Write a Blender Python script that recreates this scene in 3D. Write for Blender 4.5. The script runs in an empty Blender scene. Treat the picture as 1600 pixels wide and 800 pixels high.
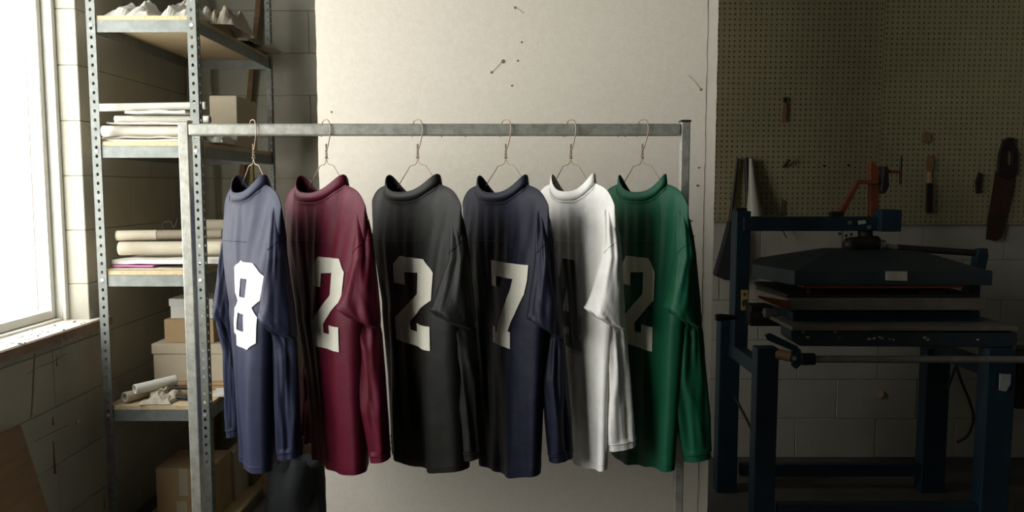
import bpy, bmesh, math, random
from mathutils import Vector, Matrix, noise
random.seed(7)
R = math.radians
COL = bpy.context.scene.collection

# ------------------------------------------------------------------ camera, light, exposure
F = 1230.0; TH = math.atan(0.088); CZ = 1.38
cd = bpy.data.cameras.new('camera'); cam = bpy.data.objects.new('camera', cd); COL.objects.link(cam)
cd.lens = F / 1600 * 36; cd.sensor_width = 36; cd.clip_start = 0.05
cam.location = (0, 0, CZ); cam.rotation_euler = (math.pi / 2 - TH, 0, 0)
bpy.context.scene.camera = cam

WIN_Y0, WIN_Y1, WIN_Z0, WIN_Z1 = -0.10, 2.95, 0.868, 2.62       # window opening in the left wall
w = bpy.data.worlds.new('sky'); bpy.context.scene.world = w; w.use_nodes = True
nt = w.node_tree; bg = nt.nodes['Background']
tc_ = nt.nodes.new('ShaderNodeTexCoord'); sx_ = nt.nodes.new('ShaderNodeSeparateXYZ'); rp_ = nt.nodes.new('ShaderNodeValToRGB')
nt.links.new(tc_.outputs['Generated'], sx_.inputs[0]); nt.links.new(sx_.outputs['Z'], rp_.inputs[0]); nt.links.new(rp_.outputs[0], bg.inputs['Color'])
rp_.color_ramp.elements[0].position = 0.0; rp_.color_ramp.elements[0].color = (0.95, 0.94, 0.90, 1)
rp_.color_ramp.elements[1].position = 0.6; rp_.color_ramp.elements[1].color = (0.97, 0.98, 0.97, 1)
bg.inputs['Strength'].default_value = 8.2
pl = bpy.data.lights.new('daylight_portal', 'AREA'); po = bpy.data.objects.new('daylight_portal', pl); COL.objects.link(po)
pl.shape = 'RECTANGLE'; pl.size = WIN_Z1 - WIN_Z0; pl.size_y = WIN_Y1 - WIN_Y0; pl.cycles.is_portal = True
po.location = (-1.84, (WIN_Y0 + WIN_Y1) / 2, (WIN_Z0 + WIN_Z1) / 2); po.rotation_euler = (0, -math.pi / 2, 0)
vs = bpy.context.scene.view_settings
vs.view_transform = 'Standard'; vs.look = 'None'; vs.gamma = 1.0; vs.use_curve_mapping = False
vs.exposure = 0.0

# ------------------------------------------------------------------ helpers
def at(px, py, Y):
    u = (px - 800) / F; v = (400 - py) / F
    d = Vector((u, math.cos(TH) + v * math.sin(TH), -math.sin(TH) + v * math.cos(TH)))
    return Vector((0, 0, CZ)) + d * (Y / d.y)
def proj(p):
    q = Vector(p) - Vector((0, 0, CZ))
    dep = q.y * math.cos(TH) - q.z * math.sin(TH); up = q.y * math.sin(TH) + q.z * math.cos(TH)
    return 800 + F * q.x / dep, 400 - F * up / dep

def mat(name, c, rough=0.6, metal=0.0, c2=None, scale=6.0, detail=6, bump=0.0, bscale=60, sheen=0.0, spots=None, spot_scale=9, spot_t=0.62, stretch=None, weave=0):
    m = bpy.data.materials.new(name); m.use_nodes = True; t = m.node_tree; b = t.nodes['Principled BSDF']; L = t.links.new
    b.inputs['Base Color'].default_value = (*c, 1); b.inputs['Roughness'].default_value = rough; b.inputs['Metallic'].default_value = metal
    if sheen: b.inputs['Sheen Weight'].default_value = sheen; b.inputs['Sheen Roughness'].default_value = 0.4
    geo = t.nodes.new('ShaderNodeNewGeometry'); mp = t.nodes.new('ShaderNodeMapping'); L(geo.outputs['Position'], mp.inputs['Vector'])
    if stretch: mp.inputs['Scale'].default_value = stretch
    col = None
    if c2:
        n = t.nodes.new('ShaderNodeTexNoise'); n.inputs['Scale'].default_value = scale; n.inputs['Detail'].default_value = detail; n.inputs['Roughness'].default_value = 0.65
        L(mp.outputs[0], n.inputs['Vector'])
        r = t.nodes.new('ShaderNodeValToRGB'); r.color_ramp.elements[0].position = 0.35; r.color_ramp.elements[1].position = 0.65
        r.color_ramp.elements[0].color = (*c, 1); r.color_ramp.elements[1].color = (*c2, 1); L(n.outputs['Fac'], r.inputs[0]); col = r.outputs[0]
    if spots:
        n = t.nodes.new('ShaderNodeTexNoise'); n.inputs['Scale'].default_value = spot_scale; n.inputs['Detail'].default_value = 8; n.inputs['Roughness'].default_value = 0.7
        L(geo.outputs['Position'], n.inputs['Vector'])
        r = t.nodes.new('ShaderNodeValToRGB'); r.color_ramp.elements[0].position = spot_t; r.color_ramp.elements[1].position = spot_t + 0.05
        r.color_ramp.elements[0].color = (0, 0, 0, 1); r.color_ramp.elements[1].color = (1, 1, 1, 1); L(n.outputs['Fac'], r.inputs[0])
        mx = t.nodes.new('ShaderNodeMix'); mx.data_type = 'RGBA'; L(r.outputs[0], mx.inputs[0])
        if col: L(col, mx.inputs[6])
        else: mx.inputs[6].default_value = (*c, 1)
        mx.inputs[7].default_value = (*spots, 1); col = mx.outputs[2]
    if col: L(col, b.inputs['Base Color'])
    if bump:
        n = t.nodes.new('ShaderNodeTexNoise'); n.inputs['Scale'].default_value = bscale; n.inputs['Detail'].default_value = 5; L(mp.outputs[0], n.inputs['Vector'])
        bp = t.nodes.new('ShaderNodeBump'); bp.inputs['Strength'].default_value = bump; bp.inputs['Distance'].default_value = 0.004; L(n.outputs['Fac'], bp.inputs['Height'])
        last = bp
        if weave:
            wv = t.nodes.new('ShaderNodeTexWave'); wv.bands_direction = 'DIAGONAL'; wv.inputs['Scale'].default_value = weave; wv.inputs['Distortion'].default_value = 0.6
            L(geo.outputs['Position'], wv.inputs['Vector'])
            b2 = t.nodes.new('ShaderNodeBump'); b2.inputs['Strength'].default_value = 0.10; b2.inputs['Distance'].default_value = 0.001
            L(wv.outputs['Fac'], b2.inputs['Height']); L(bp.outputs[0], b2.inputs['Normal']); last = b2
        L(last.outputs[0], b.inputs['Normal'])
    return m

def fabric(name, c, sheen=0.25, rough=0.55):
    m = mat(name, c, rough, c2=tuple(min(1, v * 1.18 + 0.001) for v in c), scale=14, bump=0.5, bscale=20, sheen=sheen, weave=95)
    m.node_tree.nodes['Principled BSDF'].inputs['Specular IOR Level'].default_value = 0.22
    return m

M = dict(
    paint=mat('painted_block', (0.52, 0.50, 0.41), 0.75, c2=(0.44, 0.42, 0.34), scale=3.5, bump=0.5, bscale=90, spots=(0.24, 0.21, 0.15), spot_scale=7, spot_t=0.67),
    mortar=mat('mortar', (0.45, 0.43, 0.35), 0.9, c2=(0.40, 0.38, 0.31), bump=0.5, bscale=120),
    plain=mat('dull_wall', (0.07, 0.07, 0.06), 0.9, c2=(0.05, 0.05, 0.04)),
    floor=mat('dark_floor', (0.11, 0.10, 0.085), 0.8, c2=(0.07, 0.066, 0.055), scale=4, bump=0.3),
    board=mat('backing_board', (0.76, 0.70, 0.59), 0.7, c2=(0.80, 0.745, 0.635), scale=60, detail=3, bump=0.10, bscale=160, spots=(0.40, 0.33, 0.22), spot_scale=14, spot_t=0.76),
    board_edge=mat('board_edge', (0.84, 0.79, 0.68), 0.7, c2=(0.80, 0.74, 0.62), scale=20, bump=0.2),
    peg=mat('pegboard', (0.38, 0.335, 0.185), 0.75, c2=(0.32, 0.285, 0.16), scale=4, bump=0.1),
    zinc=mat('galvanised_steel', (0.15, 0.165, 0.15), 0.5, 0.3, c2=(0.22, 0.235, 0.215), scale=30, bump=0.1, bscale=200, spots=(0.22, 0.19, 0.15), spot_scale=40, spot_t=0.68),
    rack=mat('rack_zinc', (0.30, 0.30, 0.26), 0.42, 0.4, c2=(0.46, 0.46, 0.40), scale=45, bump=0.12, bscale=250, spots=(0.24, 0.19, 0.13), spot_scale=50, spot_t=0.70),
    wire=mat('hanger_wire', (0.30, 0.22, 0.16), 0.4, 0.6),
    bolt=mat('bolt_steel', (0.72, 0.70, 0.65), 0.35, 0.6),
    chip=mat('chipboard', (0.50, 0.37, 0.20), 0.85, c2=(0.62, 0.50, 0.31), scale=150, detail=2, bump=0.5, bscale=250),
    card=mat('cardboard', (0.40, 0.27, 0.14), 0.85, c2=(0.45, 0.31, 0.17), scale=5, bump=0.15),
    card_pale=mat('pale_cardboard', (0.52, 0.45, 0.33), 0.85, c2=(0.47, 0.40, 0.28), scale=6, bump=0.2),
    card_dark=mat('dark_cardboard', (0.24, 0.15, 0.08), 0.85, c2=(0.18, 0.11, 0.06), scale=5, bump=0.2),
    tape=mat('packing_tape', (0.52, 0.46, 0.35), 0.3),
    paper=mat('white_paper', (0.72, 0.70, 0.63), 0.8, c2=(0.66, 0.63, 0.55), scale=8, bump=0.3, bscale=40),
    paper_old=mat('old_paper', (0.52, 0.47, 0.36), 0.8, c2=(0.44, 0.39, 0.29), scale=9, bump=0.3, bscale=40),
    paper_dark=mat('brown_paper', (0.27, 0.23, 0.16), 0.8, c2=(0.21, 0.18, 0.12), scale=9, bump=0.3, bscale=40),
    inside=mat('roll_inside', (0.10, 0.085, 0.06), 0.9),
    pink=mat('pink_folder', (0.62, 0.16, 0.38), 0.7),
    white_paint=mat('flaking_white_paint', (0.74, 0.73, 0.66), 0.6, c2=(0.68, 0.66, 0.58), scale=10, bump=0.5, bscale=60, spots=(0.30, 0.26, 0.2), spot_scale=16, spot_t=0.66),
    sill=mat('sill_paint', (0.70, 0.66, 0.60), 0.55, c2=(0.60, 0.55, 0.48), scale=9, bump=0.5, bscale=60, spots=(0.30, 0.22, 0.16), spot_scale=14, spot_t=0.62),
    sill_wood=mat('sill_edge_wood', (0.25, 0.15, 0.09), 0.7, c2=(0.35, 0.24, 0.16), scale=12, bump=0.4),
    wood=mat('plywood', (0.20, 0.12, 0.06), 0.8, c2=(0.27, 0.17, 0.09), scale=3, stretch=(1, 1, 9), bump=0.3),
    blue=mat('blue_enamel', (0.014, 0.040, 0.062), 0.45, 0.1, c2=(0.010, 0.028, 0.045), scale=8, bump=0.15, spots=(0.16, 0.15, 0.12), spot_scale=26, spot_t=0.70),
    blue_plate=mat('blue_plate', (0.018, 0.036, 0.045), 0.55, 0.1, c2=(0.032, 0.042, 0.042), scale=9, bump=0.3, spots=(0.22, 0.21, 0.17), spot_scale=20, spot_t=0.68),
    platen=mat('platen_top', (0.14, 0.12, 0.09), 0.6, 0.1, c2=(0.19, 0.17, 0.13), scale=12, bump=0.2),
    black=mat('black_iron', (0.018, 0.018, 0.017), 0.5, 0.3, c2=(0.035, 0.03, 0.025), scale=20, bump=0.3),
    rubber=mat('black_rubber', (0.012, 0.012, 0.013), 0.6),
    orange=mat('orange_enamel', (0.20, 0.06, 0.02), 0.5, c2=(0.15, 0.04, 0.015), scale=14, bump=0.2),
    redpad=mat('red_silicone', (0.20, 0.035, 0.018), 0.6),
    steel=mat('bare_steel', (0.42, 0.41, 0.36), 0.35, 0.75, c2=(0.30, 0.29, 0.25), scale=30),
    handle=mat('worn_handle_wood', (0.22, 0.12, 0.05), 0.6, c2=(0.28, 0.16, 0.07), scale=20),
    yellow=mat('yellow_sticker', (0.50, 0.42, 0.12), 0.6), label=mat('paper_label', (0.52, 0.50, 0.40), 0.7, c2=(0.34, 0.32, 0.25), scale=30),
    ink=mat('sticker_print', (0.04, 0.04, 0.035), 0.7),
    cream=mat('translucent_plastic', (0.52, 0.50, 0.40), 0.5), rag=mat('rag', (0.30, 0.34, 0.32), 0.9, bump=0.3),
    blade=mat('saw_blade', (0.07, 0.045, 0.035), 0.5, 0.5, c2=(0.10, 0.05, 0.035), scale=15),
    darkcloth=mat('dark_cloth', (0.02, 0.022, 0.024), 0.85, bump=0.4, bscale=30),
    web=mat('dusty_web', (0.72, 0.70, 0.64), 0.9), cord=mat('cord', (0.36, 0.30, 0.20), 0.8),
    print_=mat('number_print', (0.60, 0.58, 0.49), 0.5, c2=(0.56, 0.54, 0.45), scale=20, bump=0.2, bscale=60),
    print_white=mat('number_print_white', (0.80, 0.79, 0.75), 0.5, bump=0.2, bscale=60),
    print_dark=mat('number_print_dark', (0.022, 0.024, 0.022), 0.5, bump=0.2, bscale=60),
)
gl = bpy.data.materials.new('window_glass'); gl.use_nodes = True
gb = gl.node_tree.nodes['Principled BSDF']; gb.inputs['Transmission Weight'].default_value = 1; gb.inputs['Roughness'].default_value = 0.0; gb.inputs['IOR'].default_value = 1.01
gb.inputs['Base Color'].default_value = (1, 1, 1, 1)
t_ = gl.node_tree; tr_ = t_.nodes.new('ShaderNodeBsdfTransparent'); gs_ = t_.nodes.new('ShaderNodeBsdfGlossy'); gs_.inputs['Roughness'].default_value = 0.03
ms_ = t_.nodes.new('ShaderNodeMixShader'); ms_.inputs[0].default_value = 0.04
t_.links.new(tr_.outputs[0], ms_.inputs[1]); t_.links.new(gs_.outputs[0], ms_.inputs[2]); t_.links.new(ms_.outputs[0], t_.nodes['Material Output'].inputs['Surface'])
M['glass'] = gl

WO = {}   # world origin of each object
def put(o, org, parent):
    pw = WO[parent.name] if parent else Vector((0, 0, 0))
    o.location = org - pw; WO[o.name] = Vector(org)
    if parent: o.parent = parent
def thing(name, label, cat, org, group=None):
    o = bpy.data.objects.new(name, None); o.empty_display_size = 0.1; COL.objects.link(o); put(o, Vector(org), None)
    o['label'] = label; o['category'] = cat
    if group: o['group'] = group
    return o
def tag(o, label, cat, group=None):
    o['label'] = label; o['category'] = cat
    if group: o['group'] = group
    return o
class MB:
    def __init__(s): s.v = []; s.f = []; s.s = []
    def add(s, vs, fs, smooth=False):
        n = len(s.v); s.v += [Vector(p) for p in vs]; s.f += [tuple(n + i for i in f) for f in fs]; s.s += [smooth] * len(fs); return s
    def hexa(s, p):   # 8 points: bottom 4 ccw, top 4 ccw
        return s.add(p, [(3, 2, 1, 0), (4, 5, 6, 7), (0, 1, 5, 4), (1, 2, 6, 5), (2, 3, 7, 6), (3, 0, 4, 7)])
    def box(s, x0, x1, y0, y1, z0, z1, rot=0, c=None):
        p = [Vector(q) for q in ((x0, y0, z0), (x1, y0, z0), (x1, y1, z0), (x0, y1, z0), (x0, y0, z1), (x1, y0, z1), (x1, y1, z1), (x0, y1, z1))]
        if rot:
            c = c or Vector(((x0 + x1) / 2, (y0 + y1) / 2, 0)); m = Matrix.Rotation(rot, 3, 'Z'); p = [m @ (q - c) + c for q in p]
        return s.hexa(p)
    def pbox(s, px0, px1, py0, py1, Y0, Y1):
        a = at(px0, py1, Y0); b = at(px1, py0, Y0); return s.box(a.x, b.x, Y0, Y1, a.z, b.z)
    def prism(s, pts, Y0, Y1):   # outline given at depth Y0, extruded to Y1
        P = [at(x, y, Y0) for x, y in pts]; n = len(P)
        vs_ = [(p.x, Y0, p.z) for p in P] + [(p.x, Y1, p.z) for p in P]
        return s.add(vs_, [tuple(range(n - 1, -1, -1)), tuple(range(n, 2 * n))] + [(i, (i + 1) % n, (i + 1) % n + n, i + n) for i in range(n)])
    def loft(s, rings, cap=True, smooth=True, closed=True):
        n = len(rings[0]); vs_ = [p for r in rings for p in r]; fs = []
        for k in range(len(rings) - 1):
            for i in range(n if closed else n - 1):
                j = (i + 1) % n; fs.append((k * n + i, k * n + j, (k + 1) * n + j, (k + 1) * n + i))
        s.add(vs_, fs, smooth)
        if cap: s.add(rings[0], [tuple(range(n - 1, -1, -1))]); s.add(rings[-1], [tuple(range(n))])
        return s
    def tube(s, pts, r, n=10, cap=True):
        pts = [Vector(p) for p in pts]; rings = []; up = None
        for i, p in enumerate(pts):
            d = (pts[min(i + 1, len(pts) - 1)] - pts[max(i - 1, 0)]).normalized()
            if up is None:
                up = Vector((0, 0, 1)) if abs(d.z) < 0.9 else Vector((1, 0, 0))
            a = d.cross(up).normalized(); up = a.cross(d).normalized()
            rr = r[i] if isinstance(r, (list, tuple)) else r
            rings.append([p + (a * math.cos(2 * math.pi * k / n) + up * math.sin(2 * math.pi * k / n)) * rr for k in range(n)])
        return s.loft(rings, cap)
    def build(s, name, m, parent=None, bevel=0, solid=0, kind=None, origin=None):
        xs = [min(p[i] for p in s.v) for i in range(3)]; xe = [max(p[i] for p in s.v) for i in range(3)]
        org = Vector(origin) if origin else Vector(((xs[0] + xe[0]) / 2, (xs[1] + xe[1]) / 2, xs[2]))
        me = bpy.data.meshes.new(name); me.from_pydata([tuple(p - org) for p in s.v], [], s.f); me.validate()
        bm = bmesh.new(); bm.from_mesh(me); 
        if len(me.polygons) == len(s.s):
            for fc, q in zip(bm.faces, s.s): fc.smooth = q
        bmesh.ops.remove_doubles(bm, verts=bm.verts, dist=1e-5) if solid == 0 and bevel else None
        bm.to_mesh(me); bm.free()
        me.materials.append(m); o = bpy.data.objects.new(name, me); COL.objects.link(o); put(o, org, parent)
        if bevel:
            b = o.modifiers.new('bevel', 'BEVEL'); b.width = bevel; b.segments = 2; b.limit_method = 'ANGLE'
        if solid:
            q = o.modifiers.new('solid', 'SOLIDIFY'); q.thickness = solid; q.offset = 0
        if kind: o['kind'] = kind
        return o
def curve(pts, n=8):   # smooth path through points
    P = [Vector(p) for p in pts]; out = []
    for i in range(len(P) - 1):
        a, b, c, d = P[max(i - 1, 0)], P[i], P[i + 1], P[min(i + 2, len(P) - 1)]
        for k in range(n):
            t = k / n; out.append(0.5 * (2 * b + (c - a) * t + (2 * a - 5 * b + 4 * c - d) * t * t + (3 * b - a - 3 * c + d) * t ** 3))
    out.append(P[-1]); return out
def interp(tab, x):   # piecewise smooth-ish interpolation of rows (x, a, b, ...)
    if x <= tab[0][0]: return tab[0][1:]
    if x >= tab[-1][0]: return tab[-1][1:]
    for p, q in zip(tab, tab[1:]):
        if p[0] <= x <= q[0]:
            t = (x - p[0]) / (q[0] - p[0]); return tuple(a + (b - a) * t for a, b in zip(p[1:], q[1:]))

# ------------------------------------------------------------------ room
LX = -1.60; BY = 3.92; RX = 3.3; CEIL = 3.05; TK = 0.19
s = MB().box(LX - .4, RX + .2, -2.4, BY + .3, -0.1, 0).build('floor', M['floor'], kind='structure')
s = MB().box(LX - .4, RX + .2, -2.4, BY + .3, CEIL, CEIL + .1).build('ceiling', M['plain'], kind='structure')
s = MB().box(RX, RX + .1, -2.4, BY + .3, 0, CEIL).build('wall_right', M['plain'], kind='structure')
s = MB().box(LX - .2, RX + .1, -2.4, -2.3, 0, CEIL).build('wall_front', M['plain'], kind='structure')
wb = MB().box(LX - .2, RX, BY + .006, BY + .2, 0, CEIL).build('wall_back', M['mortar'], kind='structure')
g = .006
wl = MB()
for a in ((-2.4, WIN_Y0 - g, 0, CEIL), (WIN_Y1 + g, BY + .1, 0, CEIL), (WIN_Y0 - g, WIN_Y1 + g, 0, WIN_Z0 - g), (WIN_Y0 - g, WIN_Y1 + g, WIN_Z1 + g, CEIL)):
    wl.box(LX - TK, LX - g, *a)
wl = wl.build('wall_left', M['mortar'], kind='structure')
blk = {}
def block(parent, lo, hi, m='paint'):
    lo, hi = Vector(lo), Vector(hi); d = hi - lo; key = tuple(round(v, 3) for v in d) + (m,)
    c = (lo + hi) / 2
    if key not in blk:
        b = MB().box(-d.x / 2, d.x / 2, -d.y / 2, d.y / 2, -d.z / 2, d.z / 2)
        me = bpy.data.meshes.new('block'); me.from_pydata([tuple(p) for p in b.v], [], b.f)
        bm = bmesh.new(); bm.from_mesh(me); bmesh.ops.bevel(bm, geom=bm.edges[:], offset=0.0022, segments=1, affect='EDGES'); bm.to_mesh(me); bm.free()
        me.materials.append(M[m]); blk[key] = me
    o = bpy.data.objects.new('block', blk[key]); COL.objects.link(o); put(o, c, parent); return o
BH, BL, J = 0.203, 0.406, 0.002
k = 0
while k * BH < CEIL - 0.05:                       # back wall courses
    z0 = k * BH + J / 2; z1 = min((k + 1) * BH, CEIL) - J / 2; x = LX + (0 if k % 2 else -BL / 2)
    while x < RX:
        a, b = max(x, LX) + J / 2, min(x + BL, RX) - J / 2
        if b - a > 0.03: j = random.uniform(-.0015, .0015); block(wb, (a, BY + j, z0), (b, BY + .05 + j, z1))
        x += BL
    k += 1
k = 0
while k * BH < CEIL - 0.05:                       # left wall courses, cut round the window
    z0 = k * BH + J / 2; z1 = min((k + 1) * BH, CEIL) - J / 2; y = BY + (0 if k % 2 else BL / 2)
    while y > -0.5:
        a, b = y - BL + J / 2, min(y, BY) - J / 2; y -= BL
        segs = [(a, b, z0, z1)]
        if b > WIN_Y0 and a < WIN_Y1 and z1 > WIN_Z0 and z0 < WIN_Z1:
            segs = []
            if b > WIN_Y1 + .01: segs.append((max(a, WIN_Y1), b, z0, z1))
            if a < WIN_Y0 - .01: segs.append((a, min(b, WIN_Y0), z0, z1))
            aa, bb = max(a, WIN_Y0), min(b, WIN_Y1)
            if z0 < WIN_Z0 - .01: segs.append((aa, bb, z0, WIN_Z0))
            if z1 > WIN_Z1 + .01: segs.append((aa, bb, WIN_Z1, z1))
        for q in segs:
            if q[1] - q[0] > .02: block(wl, (LX - TK, q[0], q[2]), (LX, q[1], q[3]))
    k += 1

# window: frame, sash, mullion, glass, sill
win = bpy.data.objects.new('window_1', None); COL.objects.link(win); put(win, Vector((LX - .15, WIN_Y1, WIN_Z0)), None); win['kind'] = 'structure'
WX = LX - 0.145
def frame_ring(x0, x1, y0, y1, z0, z1, t, tb=None):
    tb = tb or t; m = MB()
    m.box(x0, x1, y1 - t, y1, z0, z1); m.box(x0, x1, y0, y0 + t, z0, z1); m.box(x0, x1, y0 + t, y1 - t, z0, z0 + tb); m.box(x0, x1, y0 + t, y1 - t, z1 - t, z1); return m
frame_ring(WX - .035, WX + .055, WIN_Y0, WIN_Y1, WIN_Z0, WIN_Z1, .02).build('window_frame', M['white_paint'], win, bevel=.004)
frame_ring(WX - .02, WX + .03, WIN_Y0 + .02, WIN_Y1 - .02, WIN_Z0 + .02, WIN_Z1 - .02, .026, .034).build('sash', M['white_paint'], win, bevel=.006)
ym = [WIN_Y0 + .046, WIN_Y0 + 1.15, WIN_Y1 - .046]
MB().box(WX - .02, WX + .02, ym[1] - .02, ym[1] + .02, WIN_Z0 + .054, WIN_Z1 - .046).build('mullion', M['white_paint'], win, bevel=.004)
MB().box(WX + .056, WX + .07, WIN_Y1 - .022, WIN_Y1, WIN_Z0, WIN_Z1).build('stop_bead', M['white_paint'], win, bevel=.003)
for a, b in ((ym[0], ym[1] - .02), (ym[1] + .02, ym[2])):
    MB().box(WX - .003, WX + .001, a, b, WIN_Z0 + .054, WIN_Z1 - .046).build('pane', M['glass'], win)
sl = MB().box(LX - .09, LX + .035, WIN_Y0 - .1, WIN_Y1 + .09, WIN_Z0 - .004, WIN_Z0 + .012).build('window_sill', M['sill'], win, bevel=.003)
MB().box(LX + .035, LX + .04, WIN_Y0 - .1, WIN_Y1 + .09, WIN_Z0 - .022, WIN_Z0 + .008).build('sill_edge', M['sill_wood'], sl, bevel=.001)

# ------------------------------------------------------------------ backing boards behind the rack
PY = 2.74
def board_piece(name, pxl, pxr, Y, t, m, parent, jag=0.0015, z1=2.75):
    xl = at(pxl, 400, Y).x; xr = at(pxr, 400, Y).x; n = 90; fr = []; bk = []
    L_ = [(xl + random.uniform(-jag, jag), z1 * i / n) for i in range(n + 1)]; R_ = [(xr + random.uniform(-jag, jag), z1 * i / n) for i in range(n + 1)]
    v = []; f = []
    for (a, z), (b, _) in zip(L_, R_): v += [(a, Y, z), (b, Y, z), (b, Y + t, z), (a, Y + t, z)]
    for i in range(n):
        for q in range(4): f.append((4 * i + q, 4 * i + (q + 1) % 4, 4 * i + 4 + (q + 1) % 4, 4 * i + 4 + q))
    f += [(3, 2, 1, 0), (4 * n, 4 * n + 1, 4 * n + 2, 4 * n + 3)]
    return MB().add(v, f).build(name, m, parent)
bp = board_piece('backing_board', 501, 1098, PY, .012, M['board'], None)
tag(bp, 'tall off-white backing board standing behind the jersey rack', 'board')
bp2 = board_piece('board_strip', 1098.9, 1114, PY + .0015, .016, M['board_edge'], None, jag=.0008)
tag(bp2, 'narrow cream board strip standing along the right edge of the backing board', 'board')
for px, py, r in ((786, 96, 3), (768, 113, 2), (815, 66, 1.6), (809, 95, 1.6), (800, 134, 1.6), (805, 12, 2), (1095, 140, 2), (518, 175, 1.5), (1090, 290, 2), (1092, 262, 1.6), (1080, 345, 1.6)):
    c = at(px, py, PY)
    h = MB().tube([c + Vector((0, -.0012, 0)), c + Vector((0, .002, 0))], r / F * PY, 8).build('nail_hole', M['card_dark'], bp)
for a, b in (((768, 113), (786, 94)), ((1076, 118), (1095, 140)), ((803, 10), (818, 21))):
    MB().tube([at(*a, PY - .001), at((a[0] + b[0]) / 2 + 1, (a[1] + b[1]) / 2, PY - .001), at(*b, PY - .001)], .0007, 5).build('scratch', M['card'], bp)

# ------------------------------------------------------------------ garment rack
RY = 2.20; RZ = at(680, 203, RY).z; rh = .0165
xl0 = at(289, 203, RY).x; xr0 = at(1070, 203, RY).x
rk = thing('garment_rack', 'galvanised steel garment rack holding six jerseys in front of the white board', 'clothes rack', ((xl0 + xr0) / 2, RY, 0))
MB().box(xl0 + .014, xr0 - .012, RY - .015, RY + .015, RZ - rh, RZ + rh).build('rail', M['rack'], rk, bevel=.005)
for xc, hw in ((xl0, .0145), (xr0, .0125)):
    p_ = MB().box(xc - hw, xc + hw, RY - .0145, RY + .0145, .03, RZ + rh + .006).build('upright', M['rack'], rk, bevel=.003)
    MB().box(xc - hw - .002, xc + hw + .002, RY - .0165, RY + .0165, RZ + rh + .004, RZ + rh + .010).build('end_cap', M['black'] if xc > 0 else M['rack'], p_, bevel=.002)
    MB().box(xc - .015, xc + .015, RY - .30, RY + .30, .0, .03).build('foot', M['rack'], rk, bevel=.003)
MB().box(xl0 + .0145, xr0 - .0125, RY - .012, RY + .012, .12, .145).build('lower_rail', M['rack'], rk, bevel=.003)
for i in range(5):
    c = at(random.uniform(560, 1010), 213.5, RY - .0155); MB().tube([c, c + Vector((0, -.004, 0))], .0016, 6).build('rivet', M['black'], rk)

# ------------------------------------------------------------------ hangers
def hanger(px, Sk, label):
    S, kk = Sk
    c = at(px, 203, RY); Z = Vector((0, 0, 1))
    O = Vector((c.x, RY, 0)); P = lambda s, z: O + S * s + Z * z
    zt = at(px, 250, RY).z                      # foot of the twist
    root = thing('wire_hanger', label, 'hanger', P(0, RZ + rh + .001), 'wire hangers on the rail')
    r = .0014
    hook = curve([P(.0, zt + .034), P(.006, RZ - .052), P(.018, RZ - .028), P(.0265, RZ - .008), P(.0265, RZ + .008), P(.017, RZ + rh + .007), P(0, RZ + rh + .011), P(-.017, RZ + rh + .007), P(-.027, RZ + .002), P(-.026, RZ - .018)], 6)
    MB().tube(hook, r * 1.15, 8).build('hook', M['wire'], root)
    tw = MB()
    for ph in (0, math.pi):
        pts = []
        for i in range(33):
            t = i / 32; a = ph + t * 5.5 * math.pi; q = P(.0005, zt + .004 + .040 * t) + Vector((math.cos(a), math.sin(a), 0)) * (.0017 + .0022 * (1 - t) ** 3); pts.append(q)
        tw.tube(pts, r, 6)
    tw.build('twist', M['wire'], root)
    for sgn in (-1, 1):
        arm = curve([P(0, zt + .006), P(sgn * .005, zt - .006), P(sgn * .014, zt - .012), P(sgn * .038, zt - .016), P(sgn * .048, zt - .024), P(sgn * .098 * kk, zt - .066)], 4)
        arm += [P(sgn * .118 * kk, zt - .090), P(sgn * .123 * kk, zt - .098), P(sgn * .116 * kk, zt - .104), P(0, zt - .108)]
        MB().tube(arm, r, 6).build('arm', M['wire'], root)
    return root

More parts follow.
